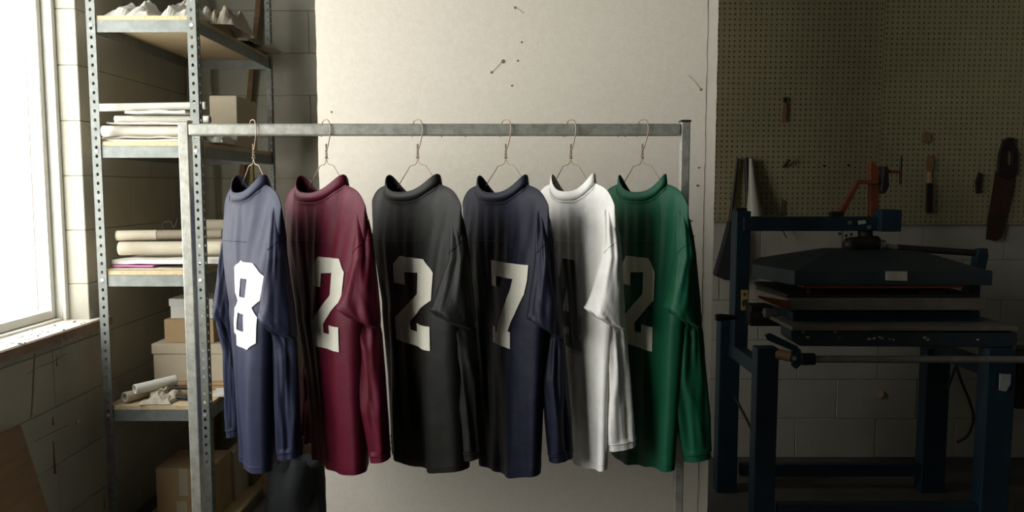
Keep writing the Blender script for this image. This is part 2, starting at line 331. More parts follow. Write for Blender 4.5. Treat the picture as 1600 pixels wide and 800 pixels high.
# ------------------------------------------------------------------ digits (quads in a unit box)
DIG = {
 '2': [((0,.67),(.31,.67),(.31,.82),(0,.90)),((0,.90),(.31,.82),(.31,1),(.17,1)),((.31,.82),(.66,.84),(.66,1),(.31,1)),((.66,.84),(1,.86),(.80,1),(.66,1)),
       ((.66,.60),(1,.56),(1,.86),(.66,.84)),((0,.27),(.45,.27),(1,.56),(.66,.60)),((0,0),(.45,0),(.45,.27),(0,.27)),((.45,0),(1,0),(1,.17),(.45,.17)),((.66,.17),(1,.17),(1,.27),(.66,.27))],
 '8': [((.2,0),(.8,0),(.65,.19),(.35,.19)),((0,.1),(.2,0),(.35,.19),(0,.19)),((0,.19),(.35,.19),(.35,.40),(0,.40)),((0,.40),(.35,.40),(.35,.50),(.15,.50)),
       ((.35,.40),(.65,.40),(.65,.59),(.35,.59)),((.65,.40),(1,.40),(.88,.50),(.65,.50)),((.15,.50),(.35,.50),(.35,.59),(.03,.59)),((.65,.50),(.88,.50),(1,.59),(.65,.59)),
       ((.03,.59),(.35,.59),(.35,.81),(.03,.81)),((.65,.59),(1,.59),(1,.81),(.65,.81)),((.03,.81),(.35,.81),(.24,1),(.03,.9)),((.35,.81),(.65,.81),(.74,1),(.24,1)),
       ((.65,.81),(1,.81),(1,.87),(.74,1)),((.65,.19),(1,.19),(1,.40),(.65,.40)),((.8,0),(1,.1),(1,.19),(.65,.19))],
 '7': [((0,.69),(.2,.69),(.2,.82),(0,.82)),((0,.82),(1,.82),(1,1),(0,1)),((.62,.66),(.97,.66),(1,.82),(.70,.82)),((.42,.42),(.80,.42),(.97,.66),(.62,.66)),
       ((.25,.14),(.60,.14),(.80,.42),(.42,.42)),((.08,0),(.72,0),(.72,.14),(.08,.14)),((.08,.14),(.2,.14),(.2,.20),(.08,.20)),((.60,.14),(.72,.14),(.72,.20),(.63,.20))],
 '4': [((.58,.14),(.86,.14),(.86,1),(.58,1)),((.38,0),(1,0),(1,.14),(.38,.14)),((0,.24),(.58,.24),(.58,.40),(0,.40)),((.86,.24),(1,.24),(1,.40),(.86,.40)),
       ((0,.40),(.24,.40),(.58,.74),(.58,1)),],
}
DIG['4'] = DIG['4'][:4] + [((0,.40),(.22,.40),(.58,.78),(.46,1)), ((.46,1),(.58,.78),(.58,1),(.5,1))]

# ------------------------------------------------------------------ jerseys
def jersey(spec):
    hx = spec['hx']; al = spec['alpha']; hemc = spec['hem_py']; cl = M[spec['mat']]; seed = spec['seed']
    xc = at(hx, 300, RY).x; S = Vector((math.cos(al), -math.sin(al), 0)); N = Vector((-math.sin(al), -math.cos(al), 0))
    zf = lambda py: at(hx, py, RY).z
    ztip = zf(spec.get('tip_py', 292)); zhem = zf(hemc); tc = spec['tc']; dip = .041
    DN, DF = .185, .175                                  # near / far depth of the shoulder ends
    def ztop(t, side=1):
        a = abs(t)
        if a <= tc: return ztip - (dip if side > 0 else .062) * (1 - (a / tc) ** 3.2)
        q = (a - tc) / (1 - tc); return ztip - (.020 * q + .038 * q ** 4)
    def hemz(t): return zhem + .004 * math.sin(3 * t + seed) + .036 * t
    def folds(t, z, side):
        d = max(0, min(1, (ztip - z) / (ztip - zhem)))
        A = .002 + .010 * d ** 1.2
        f = A * (math.sin(6.1 * t + seed * 2.1 + side * 1.7 + .8 * d) * .7 + math.sin(12.5 * t + seed * 1.3 + side + 1.5 * d) * .45)
        f += .010 * noise.noise(Vector((t * 3.2 + seed * 7, z * 2.5, side * 3.1 + seed))) * (.4 + d)
        f += .0035 * noise.noise(Vector((t * 9 + z * 3 + seed, z * 6, side + 5.5)))
        # drag lines from the hanger ends
        q = 1 - min(1, abs(d - .12) / .25); f += .004 * max(0, q) * math.sin(26 * t + 14 * abs(t) * d + seed)
        return f
    def raw(t, z, side, v=None):                        # side +1 front, -1 back
        if v is None: v = (z - hemz(t)) / (ztop(t, side) - hemz(t))
        v = max(0, min(1, v)); a = min(1, abs(t))
        d = 1 - v
        hb = (.026 + .050 * min(1, d * 2.2) - .012 * d) * math.sqrt(max(0, 1 - a ** 3.2))
        hn = 0 + (.042 * math.sqrt(max(0, 1 - (a / tc) ** 2)) if a < tc else 0)
        mix = math.sqrt(max(0, 1 - v ** 4.5)); h = hn + (hb - hn) * mix + .002 * mix
        s_ = t * .215; y = RY - (DN if t > 0 else DF) * t
        x = xc + math.copysign(abs(t), t) * .13
        off = side * h + folds(t, z, side) * mix * (1 - a ** 6)
        return Vector((x, y, z)) + N * off
    ts = [-1 + 2 * i / 44 for i in range(45)]
    # fit of the silhouette to the widths measured at several heights
    fit = []
    for py, L_, R_ in spec['outline']:
        z = zf(py); m_, c_ = 1.0, 0.0
        P0 = [raw(t, z, sd) for t in ts for sd in (1, -1)]
        for it in range(6):
            q = []
            for p in P0: q.append(proj((xc + m_ * (p.x - xc) + c_, p.y, p.z))[0])
            k_ = (R_ - L_) / (max(q) - min(q)); m_ *= k_
            q = [proj((xc + m_ * (p.x - xc) + c_, p.y, p.z))[0] for p in P0]
            c_ += ((R_ + L_) / 2 - (max(q) + min(q)) / 2) * RY / F
        fit.append((-z, m_, c_))
    def P(t, z, side, v=None):
        m_, c_ = interp(fit, -z); p = raw(t, z, side, v); p.x = xc + m_ * (p.x - xc) + c_; return p
    root = thing('jersey', spec['label'], 'jersey', (xc, RY, zhem), 'long-sleeved jerseys on the rack')
    nv = 64; rings = []
    K = 56; tt = [-math.cos(math.pi * i / K) for i in range(K + 1)]
    tt = [.55 * a + .45 * (-1 + 2 * i / K) for i, a in enumerate(tt)]
    for k in range(nv + 1):
        v = (k / nv) ** .9; ring = []
        hemoff = 0
        d = 1 - v
        for side, seq in ((1, tt), (-1, tt[::-1][1:-1])):
            for t in seq:
                z = hemz(t) + (ztop(t, side) - hemz(t)) * v; p = P(t, z, side, v)
                dz = z - hemz(t)
                if .012 < dz < .020: p += N * (.0012 * side)
                ring.append(p)
        rings.append(ring)
    MB().loft(rings, cap=False).build('body', cl, root)
    # collar: a ribbed band standing on the neckline
    cr = []
    Lp = [(tc * math.sin(math.pi / 2 * (-1 + 2 * i / 24)), 1) for i in range(25)] + [(tc * math.sin(math.pi / 2 * (1 - 2 * i / 24)), -1) for i in range(1, 24)]
    cen = sum((P(t, ztop(t, sd), sd, 1) for t, sd in Lp), Vector()) / len(Lp)
    stitch = []
    for t, sd in Lp:
        b = P(t, ztop(t, sd), sd, 1); o = Vector((b.x - cen.x, b.y - cen.y, 0)); o = o.normalized() if o.length > 1e-6 else N
        e = (abs(t) / tc) ** 2; hgt = .019 + .008 * e
        low = b + Vector((0, 0, -.004)) + o * .0022; top = b + Vector((0, 0, hgt)) - o * (.002 + .002 * e)
        mid = (low + top) / 2 + o * .0012
        cr.append([low, mid, top + o * .0012, top - o * .0025 + Vector((0, 0, .001)), top - o * .0045 - Vector((0, 0, .002)), mid - o * .004, low - o * .005])
        stitch.append(b + o * .0045 + Vector((0, 0, -.0085)))
    m = MB(); m.loft(cr + [cr[0]], cap=False); m.build('collar', cl, root)
    st = MB().tube(stitch + [stitch[0]], .0009, 5, cap=False).build('collar_stitch', cl, root)
    # yoke seam on the front
    y0, y1 = spec['yoke']; pts = []
    for i in range(40):
        t = y0 + (y1 - y0) * i / 39; z = zf(376) + .003 * math.sin(3 * t); pts.append(P(t, z, 1) + N * .0006)
    MB().tube(pts, .0011, 5).build('yoke_seam', cl, root)
    for sg in (-1, 1):
        MB().tube([P(sg * (tc + (.985 - tc) * i / 14), ztop(sg * (tc + (.985 - tc) * i / 14)), 1, 1) + Vector((0, 0, -.0005)) for i in range(15)], .0016, 6).build('shoulder_line_seam', cl, root)
    # number
    def find_t(px, z):
        a, b = -.85, .9
        for _ in range(30):
            m_ = (a + b) / 2
            if proj(P(m_, z, 1))[0] < px: a = m_
            else: b = m_
        return (a + b) / 2
    nb = spec['num']; L0, R0, T0, B0 = spec['num_px']
    zc = zf((T0 + B0) / 2); t0 = find_t(L0, zc); t1 = find_t(R0, zc)
    pm = P((t0 + t1) / 2, zc, 1); zt = at(hx, T0, pm.y).z; zb = at(hx, B0, pm.y).z
    m = MB(); n = 11
    for q in DIG[nb]:
        a, b, c, d = [Vector((x, y, 0)) for x, y in q]; vv = []; ff = []
        for i in range(n + 1):
            for j in range(n + 1):
                u = i / n; w_ = j / n; e = (a * (1 - u) + b * u) * (1 - w_) + (d * (1 - u) + c * u) * w_
                t = t0 + (t1 - t0) * e.x; z = zb + (zt - zb) * e.y
                eps = .01; tn = (P(t + eps, z, 1) - P(t - eps, z, 1)).normalized(); nn = Vector((tn.y, -tn.x, 0)); nn = nn if nn.dot(N) > 0 else -nn
                vv.append(P(t, z, 1) + nn.normalized() * .003)
        for i in range(n):
            for j in range(n):
                ff.append((i * (n + 1) + j, (i + 1) * (n + 1) + j, (i + 1) * (n + 1) + j + 1, i * (n + 1) + j + 1))
        m.add(vv, ff, True)
    o = m.build('number', M[spec['num_mat']], root); o['label'] = spec['num_label']
    # sleeves
    def sleeve(rows, near):
        elb = rows[7][0] if near else 505
        rg = []; n = 48; tab = sorted(rows); p0, p1 = tab[0][0], tab[-1][0]; K2 = 130; last = None
        for k in range(K2 + 1):
            py = p0 + (p1 - p0) * k / K2; l, r, Yc, hd = interp(tab, py)
            ya, yb = interp(tab, py - 2.5), interp(tab, py + 2.5); l = (l * 2 + ya[0] + yb[0]) / 4; r = (r * 2 + ya[1] + yb[1]) / 4
            A = at(l, py, Yc); B = at(r, py, Yc); cx = (A.x + B.x) / 2; hw = (B.x - A.x) / 2; z = A.z; d = (py - p0) / (p1 - p0); ring = []
            fromcuff = (p1 - py)
            for i in range(n):
                a = 2 * math.pi * i / n; ca, sa = math.cos(a), math.sin(a)
                eb = max(0, 1 - abs(py - elb) / 46)
                w1 = noise.noise(Vector((ca * 1.6 + seed * 3, sa * 1.6 + (0 if near else 9), z * 5)))
                wr = .010 * (.35 - abs(w1) * 1.6) + .005 * noise.noise(Vector((ca * 3.4, sa * 3.4 + seed, z * 9)))
                wr += .0055 * math.sin(3 * a + seed + 3 * d) * (.3 + .7 * d)
                wr += .010 * eb * (.3 - abs(noise.noise(Vector((ca * 1.2 + z * 9, sa * 1.2 + seed, z * 26 + ca * 2)))) * 1.5)
                wr *= .25 + .75 * min(1, k / 14)
                sc = 1.0
                if fromcuff < 13: wr *= .35; sc = .97
                if 11 < fromcuff < 14: sc = 1.03
                rr = Vector((ca * hw * sc, sa * hd * sc, 0)); un = Vector((ca, sa, 0))
                ring.append(Vector((cx, Yc, z + (.006 * ca if k > 10 else 0) - .030 * ca * eb * eb)) + rr + un * (wr * (abs(sa) ** 1 * .9 + .1)))
            rg.append(ring)
        q = MB().loft(rg[::-1], cap=False)
        # close the shoulder end, turn the cuff in
        q.add(rg[0], [tuple(range(n))])
        c = sum(rg[-1], Vector()) / n; q.loft([rg[-1], [c + (p - c) * .9 + Vector((0, 0, .01)) for p in rg[-1]]], cap=False)
        o = q.build('sleeve', cl, root)
        def around(py_of, a0, a1, name, r_=.0011):
            pts = []
            for i in range(25):
                f = i / 24; a = a0 + (a1 - a0) * f; k = (py_of(f) - p0) / (p1 - p0) * K2; k0 = max(0, min(K2 - 1, int(k))); fr = k - k0
                ii = (a / (2 * math.pi) * n) % n; i0 = int(ii) % n; i1 = (i0 + 1) % n; fi = ii - int(ii)
                g_ = lambda kk: rg[kk][i0].lerp(rg[kk][i1], fi)
                pts.append(g_(k0).lerp(g_(k0 + 1), fr) + Vector((math.cos(a), math.sin(a), 0)) * .0006)
            MB().tube(pts, r_, 5).build(name, cl, o)
        around(lambda f: p1 - 11, math.pi, 2 * math.pi, 'cuff_seam')
        if near: around(lambda f: 392 - 20 * f - 3 * math.sin(math.pi * f), 1.15 * math.pi, 1.95 * math.pi, 'shoulder_seam')
        return o
    sleeve(spec['near'], True); sleeve(spec['far'], False)
    hs = []
    for i in range(61):
        t = -.97 + 1.94 * i / 60; hs.append(P(t, hemz(t) + .018, 1) + N * .0008)
    MB().tube(hs, .0012, 5).build('hem_seam', cl, root)
    m_, c_ = fit[0][1:]
    q = Vector((.13 * m_, -.18, 0)); return q.normalized(), min(1, q.length / .215)

M['navy_faded'] = fabric('faded_navy_knit', (0.015, 0.018, 0.040), .03)
M['maroon'] = fabric('maroon_knit', (0.078, 0.0035, 0.014), .02)
M['blackk'] = fabric('black_knit', (0.0075, 0.0075, 0.006), .02)
M['navy'] = fabric('dark_navy_knit', (0.0045, 0.006, 0.016), .03)
M['whitek'] = fabric('white_knit', (0.66, 0.65, 0.61), .0)
M['green'] = fabric('green_knit', (0.002, 0.058, 0.027), .02)

def near_rows(sh, edge, elbow, und, cuff, cpy=716):
    """px rows for the near sleeve: shoulder px, right edge by height, elbow fold tip and what lies under it, cuff."""
    rx = lambda py: interp(edge, py)[0]
    return [(312, sh - 17, sh - 12, 2.050, .004), (320, sh - 20, sh - 7, 2.046, .008), (332, sh - 24, rx(332) - 3, 2.042, .013), (372, sh - 26, rx(372), 2.035, .026), (400, sh - 26, rx(400), 2.02, .033), (450, (sh - 26) * .45 + elbow[0] * .55, rx(450), 2.02, .040),
            (elbow[1] - 10, elbow[0], rx(elbow[1]), 2.015, .044), (elbow[1], elbow[0] + 3, rx(elbow[1]), 2.015, .044), (elbow[1] + 10, und[0], rx(elbow[1] + 10), 2.045, .028),
            (und[2], und[1], rx(und[2]), 2.035, .030), ((und[2] + cpy) / 2, (und[1] + cuff[0]) / 2, rx((und[2] + cpy) / 2), 2.03, .030), (cpy, cuff[0], cuff[1], 2.03, .030)]
def far_rows(l, r, cuff, cpy=690):
    l += 16; r += 4
    return [(314, l + 9, l + 14, 2.365, .004), (328, l + 3, r - 6, 2.37, .012), (372, l, r, 2.375, .028), (480, l - 2, r, 2.39, .035), (560, l + 6, r, 2.39, .030), (cpy, cuff[0], cuff[1], 2.39, .026)]
SP = [
 dict(hx=395, alpha=R(52), tc=.50, mat='navy_faded', seed=1.3, hem_py=719, tip_py=289, yoke=(-.70, .40), num='8', num_px=(368, 411, 410, 541), num_mat='print_white', num_label='glaring white block number 8',
      outline=[(310, 350, 441), (380, 347, 445), (480, 358, 440), (600, 366, 438), (722, 373, 440)],
      near=near_rows(446, [(330, 444), (400, 448), (500, 462), (600, 468), (716, 473)], (405, 512), (424, 429, 560), (433, 474), 713),
      far=[(314, 358, 363, 2.365, .004), (328, 354, 366, 2.37, .01), (372, 347, 366, 2.375, .02), (440, 341, 366, 2.38, .03), (495, 334, 366, 2.38, .03), (505, 338, 366, 2.38, .03), (545, 350, 372, 2.38, .025), (680, 354, 378, 2.38, .024)],
      seam=[(418, 392, 1.995), (430, 384, 1.985), (444, 374, 1.99)],
      label='faded navy long-sleeved jersey with white number 8, first on the rack beside the window'),
 dict(hx=509, alpha=R(50), tc=.55, mat='maroon', seed=2.1, hem_py=721, tip_py=289, yoke=(-.75, .45), num='2', num_px=(490, 531, 403, 544), num_mat='print_', num_label='off-white block number 2',
      outline=[(310, 444, 571), (380, 446, 577), (480, 462, 575), (600, 478, 574), (726, 487, 577)],
      near=near_rows(578, [(330, 575), (372, 582), (450, 591), (600, 604), (716, 611)], (525, 496), (549, 553, 570), (578, 611), 718),
      far=far_rows(452, 490, (470, 492)), seam=[(551, 392, 1.995), (562, 382, 1.985), (582, 372, 1.99)],
      label='maroon long-sleeved jersey with white number 2, second on the rack'),
 dict(hx=652, alpha=R(50), tc=.56, mat='blackk', seed=3.4, hem_py=718, tip_py=288, yoke=(-.75, .45), num='2', num_px=(619, 673, 403, 538), num_mat='print_', num_label='off-white block number 2',
      outline=[(310, 580, 721), (380, 582, 726), (480, 597, 728), (600, 606, 730), (724, 612, 735)],
      near=near_rows(728, [(330, 724), (400, 734), (500, 744), (600, 750), (716, 757)], (667, 498), (690, 706, 570), (722, 757), 714),
      far=far_rows(594, 632, (610, 636)), seam=[(700, 396, 1.995), (712, 385, 1.985), (731, 374, 1.99)],
      label='black long-sleeved jersey with white number 2, third on the rack'),
 dict(hx=790, alpha=R(50), tc=.56, mat='navy', seed=4.2, hem_py=727, tip_py=289, yoke=(-.75, .40), num='7', num_px=(770, 820, 411, 541), num_mat='print_', num_label='off-white block number 7',
      outline=[(310, 722, 857), (380, 724, 862), (480, 736, 858), (600, 742, 850), (731, 746, 844)],
      near=near_rows(862, [(330, 860), (400, 868), (480, 877), (600, 888), (716, 896)], (822, 512), (858, 846, 590), (857, 896), 717),
      far=far_rows(738, 775, (752, 775)), seam=[(838, 398, 1.995), (850, 388, 1.985), (866, 378, 1.99)],
      label='dark navy long-sleeved jersey with white number 7, fourth on the rack'),
 dict(hx=892, alpha=R(50), tc=.56, mat='whitek', seed=5.5, hem_py=718, tip_py=287, yoke=(-.75, .40), num='4', num_px=(867, 907, 404, 541), num_mat='print_dark', num_label='black block number 4',
      outline=[(310, 838, 960), (380, 840, 966), (480, 858, 962), (600, 872, 952), (724, 880, 948)],
      near=near_rows(966, [(330, 964), (400, 971), (480, 976), (600, 985), (700, 994)], (912, 498), (939, 944, 570), (947, 994), 699),
      far=far_rows(852, 886, (866, 890)), seam=[(946, 384, 1.995), (955, 371, 1.985), (970, 357, 1.99)],
      label='white long-sleeved jersey with black number 4, fifth on the rack'),
 dict(hx=1004, alpha=R(50), tc=.56, mat='green', seed=6.1, hem_py=718, tip_py=288, yoke=(-.75, .42), num='2', num_px=(974, 1022, 402, 541), num_mat='print_', num_label='off-white block number 2',
      outline=[(310, 940, 1075), (380, 942, 1080), (480, 950, 1072), (600, 954, 1062), (724, 956, 1052)],
      near=near_rows(1080, [(330, 1078), (400, 1087), (480, 1094), (600, 1105), (716, 1112)], (1035, 496), (1058, 1048, 605), (1067, 1111), 716),
      far=far_rows(955, 990, (968, 990)), seam=[(1052, 396, 1.995), (1064, 386, 1.985), (1086, 376, 1.99)],
      label='green long-sleeved jersey with white number 2, last on the rack'),
]
HL = ['wire hanger holding the faded navy number 8 jersey', 'wire hanger holding the maroon number 2 jersey', 'wire hanger holding the black number 2 jersey',
      'wire hanger holding the dark navy number 7 jersey', 'wire hanger holding the white number 4 jersey', 'wire hanger holding the green number 2 jersey']
for sp, hl in zip(SP, HL):
    hanger(sp['hx'], jersey(sp), hl)

# ------------------------------------------------------------------ slotted steel shelving unit
FY, KY = 2.83, 3.72; XL, XR = at(149, 400, FY).x - .02, 0; XL = -1.497; XR = -1.112
su = thing('shelving_unit', 'tall slotted-angle steel shelving unit with chipboard shelves beside the window', 'shelves', ((XL + XR) / 2, (FY + KY) / 2, 0))
def flange(m, org, u, wd, H, pitch=.032, r=.0052):
    """perforated strip: org at its foot, u across, z up"""
    u = Vector(u); n = int(H / pitch); Z = Vector((0, 0, 1)); n0 = len(m.v)
    for k in range(n):
        z0 = k * pitch; c = u * (wd * .5) + Z * (z0 + pitch / 2)
        outer = [(0, 0), (.5, 0), (1, 0), (1, .5), (1, 1), (.5, 1), (0, 1), (0, .5)]
        vv = [org + u * (wd * a) + Z * (z0 + pitch * b) for a, b in outer]
        vv += [org + c + u * (math.cos(q) * r) + Z * (math.sin(q) * r * 1.25) for q in [math.radians(d) for d in (225, 270, 315, 0, 45, 90, 135, 180)]]
        m.add(vv, [(i, (i + 1) % 8, (i + 1) % 8 + 8, i + 8) for i in range(8)])
PW = .031; HT = 2.30
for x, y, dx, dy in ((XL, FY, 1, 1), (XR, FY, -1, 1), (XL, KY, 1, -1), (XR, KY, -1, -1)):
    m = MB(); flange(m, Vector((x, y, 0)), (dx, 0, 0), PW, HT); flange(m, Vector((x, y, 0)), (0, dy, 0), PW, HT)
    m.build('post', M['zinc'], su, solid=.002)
shelf_z = []
for i, py in enumerate((31, 228, 430, 641, 860)):
    zt = at(230, py, FY).z; zb = zt - .042; shelf_z.append(zt + .017)
    x0, x1 = XL + .003, XR - .003
    m = MB().box(XL + PW, XR - PW, FY + .004, FY + .007, zb, zt).box(XL + PW, XR - PW, FY + .004, FY + .025, zt - .003, zt); m.build('front_beam', M['zinc'], su, bevel=.001)
    MB().box(XL + PW, XR - PW, KY - .007, KY - .004, zb, zt).build('back_beam', M['zinc'], su, bevel=.001)
    for sx in (XL + .004, XR - .007): MB().box(sx, sx + .003, FY + PW * .2, KY - PW * .2, zb, zt).build('side_beam', M['zinc'], su, bevel=.001)
    MB().box(x0 + .006, x1 - .006, FY + .006, KY - .008, zt, zt + .016).build('shelf_board', M['chip'], su, bevel=.001)
    for xb in (XL + PW / 2, XR - PW / 2):
        c = Vector((xb, FY - .003, zt - .018)); MB().tube([c, c + Vector((0, .004, 0))], .006, 8).build('bolt', M['bolt'], su)
        c = Vector((XR - .001, FY + PW / 2, zt - .018)); 
SZ = shelf_z

def roll(name, a, b, r, m, label, parent=None, inner=None, sq=1.0):
    a, b = Vector(a), Vector(b); d = (b - a).normalized(); sd = d.cross(Vector((0, 0, 1))).normalized(); up = sd.cross(d); rings = []; n = 20
    prof = [(0, r * .72), (0, r * .98), (.02, r), (.5, r * .985), (.98, r), (1, r * .98), (1, r * .72), (.93, r * .70)]
    prof = [(.07, r * .7)] + prof
    for f, rr in prof:
        p = a + (b - a) * f; rings.append([p + sd * (math.cos(2 * math.pi * k / n) * rr) + up * (math.sin(2 * math.pi * k / n) * rr * sq) for k in range(n)])
    root = MB().loft(rings, cap=True).build(name, m)
    e = MB()
    for end, dd in ((a, d), (b, -d)):   # wound layers seen at the ends
        pts = [end + dd * .004 + sd * (math.cos(q) * r * (.86 - .03 * q / 6.28)) + up * (math.sin(q) * r * sq * (.86 - .03 * q / 6.28)) for q in [i * .45 for i in range(28)]]
        e.tube(pts, r * .045, 4)
    e.build('wound_edge', M['paper'] if m is not M['paper'] else M['paper_old'], root)
    tag(root, label, 'paper roll'); return root
def slab(name, px0, px1, Y0, Y1, z0, z1, rot, m, label, cat, bend=.004):
    a = at(px0, 400, Y0).x; b = at(px1, 400, Y0).x; c = Vector(((a + b) / 2, (Y0 + Y1) / 2, 0)); rm = Matrix.Rotation(rot, 3, 'Z'); v = []; f = []; nx, ny = 8, 6; sd = random.random() * 50
    for lay in (0, 1):
        for i in range(nx + 1):
            for j in range(ny + 1):
                x = a + (b - a) * i / nx; y = Y0 + (Y1 - Y0) * j / ny; q = rm @ (Vector((x, y, 0)) - c) + c
                bz = bend * abs(noise.noise(Vector((x * 9 + sd, y * 9, sd)))) * 2
                v.append((q.x, q.y, (z1 if lay else z0) + bz * (1 if lay else .6)))
    w_ = (nx + 1) * (ny + 1); idx = lambda l, i, j: l * w_ + i * (ny + 1) + j
    for i in range(nx):
        for j in range(ny):
            f.append((idx(1, i, j), idx(1, i + 1, j), idx(1, i + 1, j + 1), idx(1, i, j + 1))); f.append((idx(0, i, j + 1), idx(0, i + 1, j + 1), idx(0, i + 1, j), idx(0, i, j)))
        f.append((idx(0, i, 0), idx(0, i + 1, 0), idx(1, i + 1, 0), idx(1, i, 0))); f.append((idx(1, i, ny), idx(1, i + 1, ny), idx(0, i + 1, ny), idx(0, i, ny)))
    for j in range(ny):
        f.append((idx(1, 0, j), idx(1, 0, j + 1), idx(0, 0, j + 1), idx(0, 0, j))); f.append((idx(0, nx, j), idx(0, nx, j + 1), idx(1, nx, j + 1), idx(1, nx, j)))
    o = MB().add(v, f).build(name, m); tag(o, label, cat); return o
def crumple(name, pxs, Y0, Y1, z0, h, m, label, seed, cat='paper'):
    a = at(pxs[0], 400, Y0).x; b = at(pxs[1], 400, Y0).x; nx, ny = 22, 18; v = []; f = []
    for i in range(nx + 1):
        for j in range(ny + 1):
            u, w_ = i / nx, j / ny; e = (math.sin(math.pi * min(1, max(0, u))) * math.sin(math.pi * w_)) ** .4 if 0 < i < nx and 0 < j < ny else 0
            q = Vector((u * 3.2 + seed, w_ * 3.2, seed)); ridge = abs(noise.noise(q)) * 1.1 + .5 * abs(noise.noise(q * 2.3))
            wob = .015 * noise.noise(Vector((u * 4, w_ * 4, seed + 9)))
            v.append((a + (b - a) * u + wob, Y0 + (Y1 - Y0) * w_ + wob, z0 + .002 + h * (.35 * e + .9 * ridge * e)))
    for i in range(nx):
        for j in range(ny): k_ = i * (ny + 1) + j; f.append((k_, k_ + ny + 1, k_ + ny + 2, k_ + 1))
    o = MB().add(v, f).build(name, m, solid=.0015); tag(o, label, cat); return o
def carton(name, px0, px1, Y0, Y1, z0, z1, m, label, parts=None, rot=0, lid=None, cat='box'):
    a = at(px0, 400, Y0).x; b = at(px1, 400, Y0).x; root = thing(name, label, cat, ((a + b) / 2, (Y0 + Y1) / 2, z0))
    c = Vector(((a + b) / 2, (Y0 + Y1) / 2, 0)); e = .0015
    lidh = lid or 0
    MB().box(a, b, Y0, Y1, z0, z1 - (lidh and .002), rot, c).build('carton_body', m, root, bevel=.003)
    if lidh: MB().box(a - .004, b + .004, Y0 - .004, Y1 + .004, z1 - lidh, z1, rot, c).build('lid', m, root, bevel=.002)
    else:
        for y0, y1 in ((Y0 + .001, c.y - .001), (c.y + .001, Y1 - .001)): MB().box(a + .001, b - .001, y0, y1, z1 - .0005, z1 + .0025, rot, c).build('flap', m, root, bevel=.001)
    if parts: 
        for q in parts:   # tape: u0,u1 across, v0,v1 height fractions on the front
            u0, u1, v0, v1 = q; MB().box(a + (b - a) * u0, a + (b - a) * u1, Y0 - .0012, Y0 + .0005, z0 + (z1 - z0) * v0, z0 + (z1 - z0) * v1, rot, c).build('tape_strip', M['tape'], root)
    return root
X = lambda px, Y: at(px, 400, Y).x
# top shelf
z = SZ[0]
crumple('paper_sheet', (178, 244), 2.86, 3.2, z, .085, M['paper'], 'crumpled white paper sheet at the window end of the top shelf', 1.2)
crumple('paper_sheet', (262, 314), 2.88, 3.2, z, .095, M['paper'], 'crumpled white paper mid top shelf, just behind the steel post', 4.4)
crumple('paper_bag', (334, 374), 3.0, 3.28, z, .10, M['paper_old'], 'crumpled cream paper bag on the top shelf, right of the post', 7.7)
crumple('paper_bag', (352, 400), 3.33, 3.5, z, .08, M['paper_dark'], 'dull brown crumpled bag near the back of the top shelf', 9.1)
crumple('paper_sheet', (398, 436), 3.48, 3.68, z, .02, M['paper_old'], 'torn brownish paper overhanging the back right corner of the top shelf', 3.1)
carton('cardboard_box', 318, 352, 3.4, 3.66, z, z + .12, M['card_pale'], 'pale box at the back of the top shelf behind the papers')
# second shelf
z = SZ[1]
slab('folder', 169, 316, 2.86, 3.10, z, z + .007, .02, M['paper'], 'bottom white folder of the pile on the second shelf', 'folder')
slab('folder', 168, 318, 2.87, 3.12, z + .011, z + .016, -.03, M['paper_old'], 'yellowish folder second from bottom on the second shelf', 'folder')
roll('paper_roll', (X(170, 2.92), 2.92, z + .041), (X(322, 2.92), 2.93, z + .041), .020, M['paper'], 'fat white paper roll lowest in the pile on the second shelf')
slab('folder', 175, 318, 2.88, 3.12, z + .064, z + .068, .03, M['paper'], 'thin white folder lying on the lowest roll of the second shelf', 'folder')
roll('paper_roll', (X(190, 2.95), 2.95, z + .087), (X(334, 2.95), 2.96, z + .087), .015, M['paper'], 'white paper roll midway up the pile on the second shelf', sq=.9)
slab('folder', 205, 300, 2.90, 3.1, z + .104, z + .112, -.05, M['paper'], 'small white folder under the topmost roll of the second shelf', 'folder')
roll('paper_roll', (X(163, 2.93), 2.93, z + .128), (X(330, 2.98), 2.98, z + .140), .014, M['paper'], 'long thin white paper roll on top of the second shelf pile')
carton('cardboard_box', 335, 377, 3.25, 3.50, z, z + .205, M['card_pale'], 'tan cardboard box standing at the back of the second shelf')
crumple('paper_sheet', (328, 352), 2.95, 3.08, z, .055, M['paper'], 'crumpled white papers on the second shelf right of the post', 6.2)
crumple('paper_sheet', (345, 368), 3.12, 3.22, z, .045, M['paper_old'], 'crumpled yellowed papers near the back of the second shelf', 2.6)
# third shelf
z = SZ[2]
slab('folder', 174, 318, 2.85, 3.12, z, z + .005, .01, M['paper_old'], 'worn cream folder lowest on the third shelf', 'folder')
slab('folder', 176, 240, 2.855, 3.0, z + .0105, z + .015, -.04, M['pink'], 'pink folder poking out under the white papers on the third shelf', 'folder', .001)
slab('folder', 174, 340, 2.87, 3.14, z + .0185, z + .032, .02, M['paper'], 'thick white bundle of papers on the third shelf', 'folder')
roll('paper_roll', (X(188, 2.98), 2.98, z + .068), (X(350, 3.0), 3.0, z + .070), .026, M['paper_old'], 'fat beige paper roll on the papers of the third shelf')
roll('paper_roll', (X(184, 3.0), 3.0, z + .116), (X(350, 3.05), 3.05, z + .119), .019, M['paper_dark'], 'thin brown paper roll on top of the third shelf pile')
MB().tube([Vector((X(186, 3.0), 3.0, z + .116)), Vector((X(244, 3.0), 3.018, z + .117))], .0197, 18).build('paper_sleeve', M['paper_old'], solid=0).name = 'paper_sleeve'
tag(bpy.data.objects['paper_sleeve'], 'beige paper wrapped round the window end of the brown roll', 'paper')
